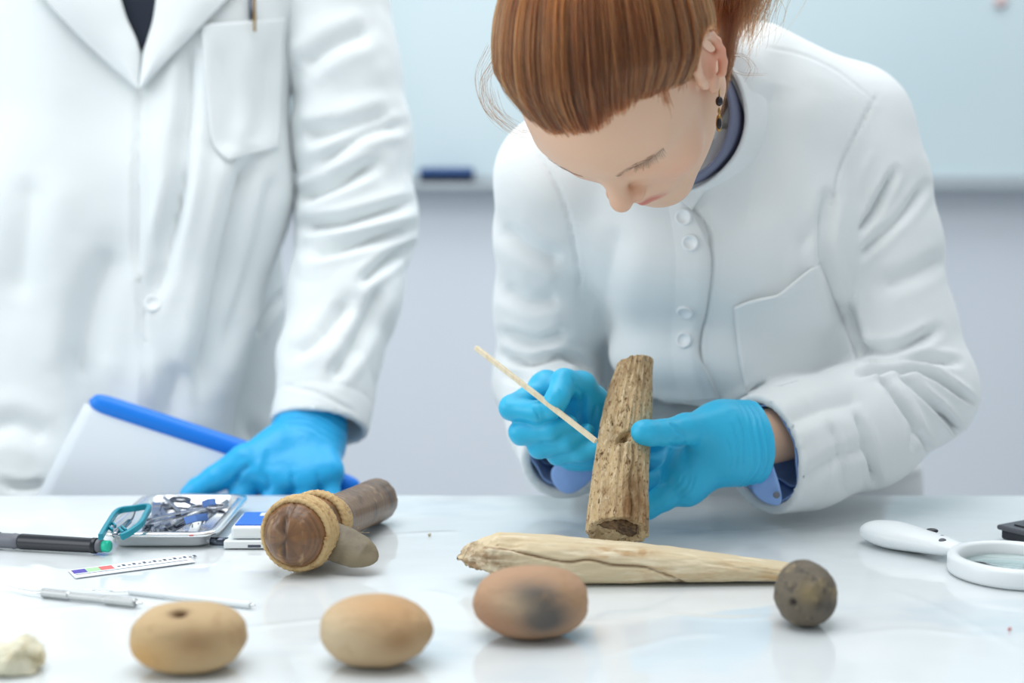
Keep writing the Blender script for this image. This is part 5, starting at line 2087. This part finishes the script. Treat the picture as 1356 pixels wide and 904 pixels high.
# instrument tray
y0 = T(210, 727)[1]
y1 = T(270, 655, 0.014)[1]
x0 = T(124, 717, 0.012)[0]
x1 = T(278, 717, 0.012)[0]
tcx, tcy, tw, td = (x0 + x1) / 2, (y0 + y1) / 2, x1 - x0, y1 - y0
tr = thing('instrument_tray', 'shiny steel tray full of small metal instruments', 'tray', (tcx, tcy, TABLE))
rings = [(-0.003, 0.0005), (0.0, 0.003), (0.001, 0.0115), (0.006, 0.0135), (0.0065, 0.0115), (0.0078, 0.0115), (0.0078, 0.0148), (-0.001, 0.0148), (-0.005, 0.003), (-0.009, 0.0018)]
V = []
for e, z in rings:
    V += [(x, y, TABLE + z) for x, y in rrect(tcx, tcy, tw + 2 * e - 0.012, td + 2 * e - 0.012, 0.016 + e * 0.6)]
k = len(V) // len(rings)
F_ = [tuple(range(k - 1, -1, -1)), tuple((len(rings) - 1) * k + i for i in range(k))]
for r_ in range(len(rings) - 1):
    for i in range(k):
        F_.append((r_ * k + i, r_ * k + (i + 1) % k, (r_ + 1) * k + (i + 1) % k, (r_ + 1) * k + i))
link('tray_shell', V, F_, M['steel'], tr)


def Q(px, py, h):
    return T(px, py, h)


grp = 'instruments in the steel tray'
# teal plastic clamp: open frame with small teeth
tl = [Q(133, 711, 0.020), Q(143, 694, 0.022), Q(156, 677, 0.024), Q(176, 673, 0.026), Q(197, 671, 0.027), Q(192, 683, 0.026), Q(186, 694, 0.024), Q(170, 706, 0.020), Q(160, 711, 0.018)]
tc = thing('plastic_clamp', 'teal plastic clamp frame resting on the left front of the steel tray', 'clamp', tuple(tl[4] - np.array([0, 0, 0.01])), grp)
barx('clamp_frame', spline(tl, 40), 0.0042, 0.006, M['teal'], tc)
for a_, b_ in (((147, 690), (153, 697)), ((143, 697), (149, 702)), ((163, 705), (157, 699)), ((167, 702), (161, 697))):
    barx('tooth', np.stack([Q(*a_, 0.021), Q(*b_, 0.020)]), 0.002, 0.003, M['teal'], tc)


def tweezers(a, b, open_, w, label, mt='steel3'):
    a, b = np.array(a), np.array(b)
    L = np.linalg.norm(b - a)
    d = (b - a) / L
    sd = np.cross(d, (0, 0, 1.0))
    sd /= np.linalg.norm(sd)
    t = thing('tweezers', label, 'tweezers', tuple(a), grp)
    for s in (-1, 1):
        u = np.linspace(0, 1, 14)
        pts = a + d * (u * L)[:, None] + sd * (s * open_ * np.sin(np.minimum(u * 1.4, 1.2)))[:, None] + np.array([0, 0, 1.0]) * (0.0006 * s)
        barx('arm', pts, np.interp(u, [0, .3, .7, 1], [w, w * 1.15, w * .8, w * .25]), 0.0014, M[mt], t)
    barx('joint', np.stack([a - d * 0.004, a + d * 0.012]), w * 1.1, 0.0042, M[mt], t)


def rodtool(pa, pb, r, label, name='probe', mt='steel3', tip='steel2'):
    a, b = np.array(pa), np.array(pb)
    t = thing(name, label, 'instrument', tuple(a), grp)
    d = b - a
    L = np.linalg.norm(d)
    d = d / L
    u = np.linspace(0, 1, 40)
    rr = r * (1 + 0.14 * (np.sin(u * 60) > 0) * ((u > 0.15) & (u < 0.55)))
    link('handle', *tube(a + d * (u * L * 0.72)[:, None], rr, 14), M[mt], t)
    e = a + d * L * 0.72
    link('tip', *tube(spline([e - d * 0.001, e + d * L * 0.15, e + d * L * 0.26 + np.array([0, 0, 0.002]), e + d * L * 0.28 + np.array([0.001, 0, 0.006])], 12), np.linspace(r * 0.55, r * 0.12, 12), 10), M[tip], t)


def scissors(c, dirn, L, label, mt='steel3'):
    c = np.array(c)
    d = np.array(dirn, float)
    d /= np.linalg.norm(d)
    sd = np.cross(d, (0, 0, 1.0))
    sd /= np.linalg.norm(sd)
    t = thing('scissors', label, 'scissors', tuple(c), grp)
    for s in (-1, 1):
        z = np.array([0, 0, 0.0016 * s])
        pts = np.stack([c + z + d * L * 0.5 + sd * s * 0.003, c + z + d * L * 0.2 + sd * s * 0.0012, c + z, c + z - d * L * 0.2 - sd * s * 0.004, c + z - d * L * 0.34 - sd * s * 0.008])
        barx('blade', pts, [0.0012, 0.004, 0.006, 0.004, 0.0035], 0.0018, M[mt], t)
        rc = c + z - d * (L * 0.34 + 0.009) - sd * s * 0.011
        a = np.linspace(0, 2 * math.pi, 33)
        ring = rc + np.cos(a)[:, None] * d * 0.011 + np.sin(a)[:, None] * sd * 0.008
        link('finger_ring', *tube(ring, 0.0018, 8), M[mt], t)
    V_, F__ = lathe([(0.0026, 0), (0.0028, 0.0035), (0.002, 0.005)], 16, (np.eye(3), c + (0, 0, -0.0015)))
    link('screw', V_, F__, M['steel2'], t)


def scalpel(a, b, label, mt='steel3', blade='steel2'):
    a, b = np.array(a), np.array(b)
    t = thing('scalpel', label, 'scalpel', tuple(a), grp)
    d = b - a
    barx('handle', np.stack([a + d * s for s in (0, .2, .5, .68, .74)]), [.007, .0082, .0075, .006, .004], .003, M[mt], t)
    barx('blade', np.stack([a + d * s for s in (.7, .8, .92, 1)]), [.006, .0064, .0048, .0006], .0009, M[blade], t)


tweezers(Q(207, 668, .016), Q(218, 706, .012), .006, .008, 'wide steel tweezers lying open across the middle of the tray')
tweezers(Q(246, 690, .018), Q(224, 702, .012), .005, .006, 'short steel tweezers pointing to the front in the middle of the tray', 'steel2')
tweezers(Q(287, 671, .016), Q(236, 694, .012), .004, .006, 'steel tweezers lying slantwise towards the right corner of the tray')
scissors(Q(236, 681, .018), (-0.6, -1, 0.02), .095, 'small steel scissors in the centre of the tray')
scissors(Q(262, 672, .013), (0.9, -0.6, 0.0), .08, 'dark steel scissors near the back of the tray', 'steel2')
rodtool(Q(152, 708, .0185), Q(178, 684, .017), .0026, 'thin steel rod inside the teal clamp in the tray')
rodtool(Q(190, 706, .012), Q(213, 676, .015), .0028, 'dark ribbed probe left of the wide tweezers in the tray', mt='steel2')
rodtool(Q(218, 660, .012), Q(262, 700, .010), .0026, 'steel probe lying across the tray from the back left')
rodtool(Q(300, 664, .017), Q(254, 702, .011), .0027, 'steel probe along the right side of the tray')
scalpel(Q(196, 704, .010), Q(190, 686, .014), 'flat steel scalpel lying at the front left inside the tray')
scalpel(Q(254, 706, .011), Q(268, 678, .016), 'pale scalpel with broad handle at the front right inside the tray', 'white')
scalpel(Q(206, 706, .008), Q(240, 695, .010), 'dark scalpel lying on the tray floor near the front edge', 'steel2', 'steel')
for (a_, b_, lab) in (((244, 690), (275, 684), 'narrow blue foil blade packet lying flat in the tray'), ((268, 668), (286, 664), 'small upright blue foil packet at the back of the tray')):
    pa, pb = Q(*a_, .022), Q(*b_, .024)
    o = barx('blade_packet', np.stack([pa, (pa + pb) / 2 + (0, 0, .001), pb]), .0075, .0012, M['bluefoil'], None, up=(0.1, -0.75, 0.6))
    tag(recenter(o), lab, 'packet', grp)
o = barx('red_tag', np.stack([Q(250, 708, .0135), Q(259, 707, .0135)]), .006, .0015, M['red'])
tag(recenter(o), 'tiny red tag at the front edge inside the tray', 'tag', grp)

# white and blue device behind the hafted tool
dv = T(318, 727)
dx, dy = T(296, 727)[0], dv[1]
wd = thing('pocket_device', 'small white plastic device with a blue top half hidden behind the hafted tool', 'device', (dx + 0.02, dy + 0.03, TABLE))
box('base_plate', (dx, dy, TABLE + 0.0005), (dx + 0.046, dy + 0.062, TABLE + 0.0075), M['white'], wd, 0.0012)
box('slot', (dx + 0.022, dy - 0.0003, TABLE + 0.0015), (dx + 0.034, dy + 0.050, TABLE + 0.0042), M['ink'], wd, 0.0004)
box('body_shell', (dx + 0.006, dy + 0.004, TABLE + 0.0082), (dx + 0.046, dy + 0.062, TABLE + 0.020), M['white'], wd, 0.003)
box('blue_lid', (dx + 0.009, dy + 0.008, TABLE + 0.0195), (dx + 0.044, dy + 0.058, TABLE + 0.0215), M['bluep'], wd, 0.0015)
box('white_mark', (dx + 0.026, dy + 0.040, TABLE + 0.0214), (dx + 0.040, dy + 0.052, TABLE + 0.0219), M['white'], wd, 0.0)
V, F_ = tube(np.array([(dx - 0.014, dy + 0.012, TABLE + 0.0045), (dx + 0.002, dy + 0.010, TABLE + 0.0045)]), 0.004, 16)
link('thumb_wheel', V, F_, M['steel2'], wd)

# marker pen
pr = 0.0074
pa, pb = T(-60, 722, 0), T(146, 734, 0)
pa[2] = pb[2] = TABLE + pr
pdv = (pb - pa) / np.linalg.norm(pb - pa)
pl = np.linalg.norm(pb - pa)
pen = thing('marker_pen', 'black marker pen with a green end plug at the left of the table', 'pen', (pa[0], pa[1], TABLE))


def pseg(name, prof, mt):
    V_, F__ = lathe([(r, z) for r, z in prof], 28, (basis(pdv), pa))
    link(name, V_, F__, M[mt], pen)


pseg('cap', [(pr * .7, 0), (pr, .003), (pr, pl - .110), (pr * .96, pl - .109)], 'black')
pseg('grip_ring', [(pr * .8, pl - .110), (pr * .92, pl - .109), (pr * .92, pl - .096), (pr * .99, pl - .094), (pr * .92, pl - .092), (pr * .9, pl - .088)], 'grey')
pseg('barrel', [(pr * .9, pl - .089), (pr * .97, pl - .087), (pr * .9, pl - .018), (pr * .96, pl - .017), (pr * .96, pl - .013), (pr * .8, pl - .0125)], 'black')
pseg('end_collar', [(pr * .78, pl - .0126), (pr * .8, pl - .012), (pr * .78, pl - .007)], 'grey')
pseg('end_plug', [(pr * .7, pl - .0072), (pr * .72, pl - .001), (pr * .62, pl), (pr * .1, pl)], 'green')
link('pocket_clip', *tube(spline([pa + (0.0, 0.0, pr * 1.0) + pdv * (pl - 0.115), pa + (0, 0, pr * 1.6) + pdv * (pl - 0.13), pa + (0, 0, pr * 1.5) + pdv * 0.02], 10), 0.0018, 8), M['black'], pen)

# paper scale with coloured blocks
ca, cb = T(97, 763), T(255, 742)
cv = (cb - ca)
cl = np.linalg.norm(cv)
cv /= cl
cw = np.array([-cv[1], cv[0], 0])
sc_ = thing('paper_scale', 'narrow white paper scale with purple, green and red blocks on the table', 'scale', tuple((ca + cb) / 2))
Mx = (np.stack([cv, cw, (0, 0, 1.0)], 1), ca + np.array([0, 0, 0.0002]))
box('strip', (0, -0.008, 0), (cl, 0.020, 0.0006), M['paper'], sc_, 0, Mx)
for i, mt in enumerate(('purple', 'greenp', 'red')):
    box('colour_block', (0.002 + i * 0.0115, 0.005, 0.0006), (0.0133 + i * 0.0115, 0.017, 0.0008), M[mt], sc_, 0, Mx)
for i in range(16):
    x = 0.040 + i * 0.0045
    box('tick', (x, 0.009, 0.0006), (x + 0.0024, 0.0115 + 0.003 * (i % 2), 0.0008), M['ink'], sc_, 0, Mx)
box('base_line', (0.002, 0.0005, 0.0006), (cl - 0.004, 0.0014, 0.0008), M['ink'], sc_, 0, Mx)


# two dental probes in front
def probe(pa_, pb_, r, hook, mt, label, ring):
    a, b = T(*pa_), T(*pb_)
    a[2] = b[2] = TABLE + r
    d = (b - a)
    L = np.linalg.norm(d)
    d /= L
    t = thing('dental_probe', label, 'probe', ((a[0] + b[0]) / 2, (a[1] + b[1]) / 2, TABLE), 'dental probes on the table')
    u = np.linspace(0, 1, 120)
    rr = r * np.where((u < .3) | (u > .68), 1 + 0.07 * np.sin(u * 420), 0.86)
    rr[0] *= .6
    rr[-1] *= .6
    link('handle', *tube(a + d * (u * L)[:, None], rr, 16), M[mt], t)
    hk = [a + d * 0.001] + [np.array([T(*h[:2], h[2])[0], T(*h[:2], h[2])[1], TABLE + h[2]]) for h in hook]
    link('hooked_tip', *tube(spline(hk, 24), np.linspace(r * .5, 0.0003, 24), 10), M['steel'], t)
    link('end_cap', *tube(np.array([b, b + d * ring]), [r * .7, r * .25], 12), M['steel'], t)


M['satin'] = mat('satin_steel', srgb(196, 198, 198), 0.38, 0.75, bump=[(600, 0.3, 0.0005, I3)])
probe((56, 790), (180, 804), 0.0036, [(40, 784, .0028), (14, 778, .003), (-2, 772, .006)], 'satin', 'grey steel dental probe with ribbed grip, left of the pair', .006)
probe((170, 786), (332, 805), 0.0026, [(150, 783, .0024), (120, 781, .002), (100, 780, .004)], 'white', 'white handled dental probe lying behind the drilled pebble', .004)

# magnifying glass
mc = T(1342, 760, 0.0)
mr2 = 0.0545
mg_ = thing('magnifying_glass', 'white plastic magnifying glass lying flat on the right of the table', 'magnifier', (mc[0], mc[1], TABLE))
prof = [(mr2 - .010, .001), (mr2 - .001, .001), (mr2, .004), (mr2, .013), (mr2 - .002, .0165), (mr2 - .007, .0170), (mr2 - .010, .0145), (mr2 - .0105, .004)]
V, F_ = lathe(prof + [prof[0]], 72, (np.eye(3), np.array([mc[0], mc[1], TABLE])))
F_ = F_[:-2]
link('lens_ring', V, F_, M['white'], mg_)
V, F_ = lathe([(mr2 - .0102, .0065), (mr2 * .5, .0095), (.001, .0105)], 48, (np.eye(3), np.array([mc[0], mc[1], TABLE])))
V2, F2 = lathe([(mr2 - .0102, .0062), (mr2 * .5, .0035), (.001, .0026)], 48, (np.eye(3), np.array([mc[0], mc[1], TABLE])))
nV = len(V)
F_ = F_[:-2] + [tuple(F_[-1])] + [tuple(i + nV for i in f[::-1]) for f in F2[:-2]] + [tuple(i + nV for i in F2[-1][::-1])]
link('lens', np.concatenate([V, V2]), F_, M['glass'], mg_)
ha, hb_ = T(1166, 720), T(1262, 742)
hd = hb_ - ha
hl = np.linalg.norm(hd)
hd /= hl
hs = np.array([-hd[1], hd[0], 0])
G = Grid(axis(-0.03, hl + 0.02, 0.0015), axis(-0.03, 0.03, 0.0015), axis(-0.012, 0.018, 0.0015))
u = np.linspace(0, 1, 9)
for i in range(8):
    wv = np.interp([u[i], u[i + 1]], [0, .2, .6, 1], [.0195, .021, .016, .0115])
    G.cone((u[i] * hl, 0, 0), (u[i + 1] * hl, 0, 0), wv[0], wv[1], 0.004, flat=((0, 0, 1), 0.52))
V, Fq = G.mesh(2)
V = V[:, :1] * hd + V[:, 1:2] * hs + np.array([0, 0, 1.0]) * V[:, 2:] + np.array([ha[0], ha[1], TABLE + 0.0112])
N = normals(V, Fq)
if ((V - V.mean(0)) * N).sum(1).mean() < 0:
    Fq = Fq[:, ::-1]
link('handle', V, Fq, M['white'], mg_)
for (px_, py_, rx_, ry_, mt) in ((1234, 702.5, .0058, .0045, 'black'), (1247, 711, .003, .002, 'grey'), (1248, 715.5, .0035, .0016, 'grey')):
    c_ = T(px_, py_, 0.0192 if mt == 'black' else 0.0178)
    U = icos(3)
    link('switch_button' if mt == 'black' else 'grip_mark', U[0] * np.array([rx_, ry_, .0022]) + c_, U[1], M[mt], mg_)

# black calculator at the right edge
ka, kb = T(1318, 714), T(1400, 735)
kd = kb - ka
kd /= np.linalg.norm(kd)
ks = np.array([-kd[1], kd[0], 0])
kt = thing('handheld_device', 'black handheld device with small keys behind the magnifying glass', 'device', (ka[0] + 0.04, ka[1] + 0.03, TABLE))
Mk = (np.stack([kd, ks, (0, 0, 1.0)], 1), ka + np.array([0, 0, 0.0]))
M['darkgrey'] = mat('dark_grey_plastic', srgb(74, 76, 84), 0.4)
box('case', (0.003, 0.003, 0.0005), (0.12, 0.067, 0.011), M['black'], kt, 0.003, Mk)
box('face_plate', (0, 0, 0.0095), (0.123, 0.070, 0.0145), M['darkgrey'], kt, 0.0025, Mk)
box('display', (0.085, 0.012, 0.0142), (0.115, 0.058, 0.0150), M['grey'], kt, 0.0005, Mk)
for i in range(4):
    for j in range(4):
        x, y = 0.012 + i * 0.017, 0.010 + j * 0.0135
        box('key', (x, y, 0.0142), (x + 0.011, y + 0.009, 0.0160), M['grey'] if (i + j) % 3 else M['black'], kt, 0.0012, Mk)

# crumbs fallen from the finds
for (px_, py_, r_, lab) in ((569, 709, .0016, 'pale crumb on the bare table between the hafted tool and the long bone'), (1337, 834, .0013, 'tiny pinkish crumb at the lower right of the table'),
                            (222, 806, .0012, 'tiny dark crumb beside the white dental probe')):
    U = icos(2)
    V = U[0] * r_ * (1 + 0.3 * fbm(U[0] * 2 + px_, 2))[:, None]
    o = link('crumb', V, U[1], M['chalk'] if py_ < 800 else (M['red'] if px_ > 1000 else M['ink']))
    c_ = T(px_, py_)
    o.location = (c_[0], c_[1], TABLE + r_ * 0.8)
    tag(o, lab, 'crumb', 'crumbs on the table')
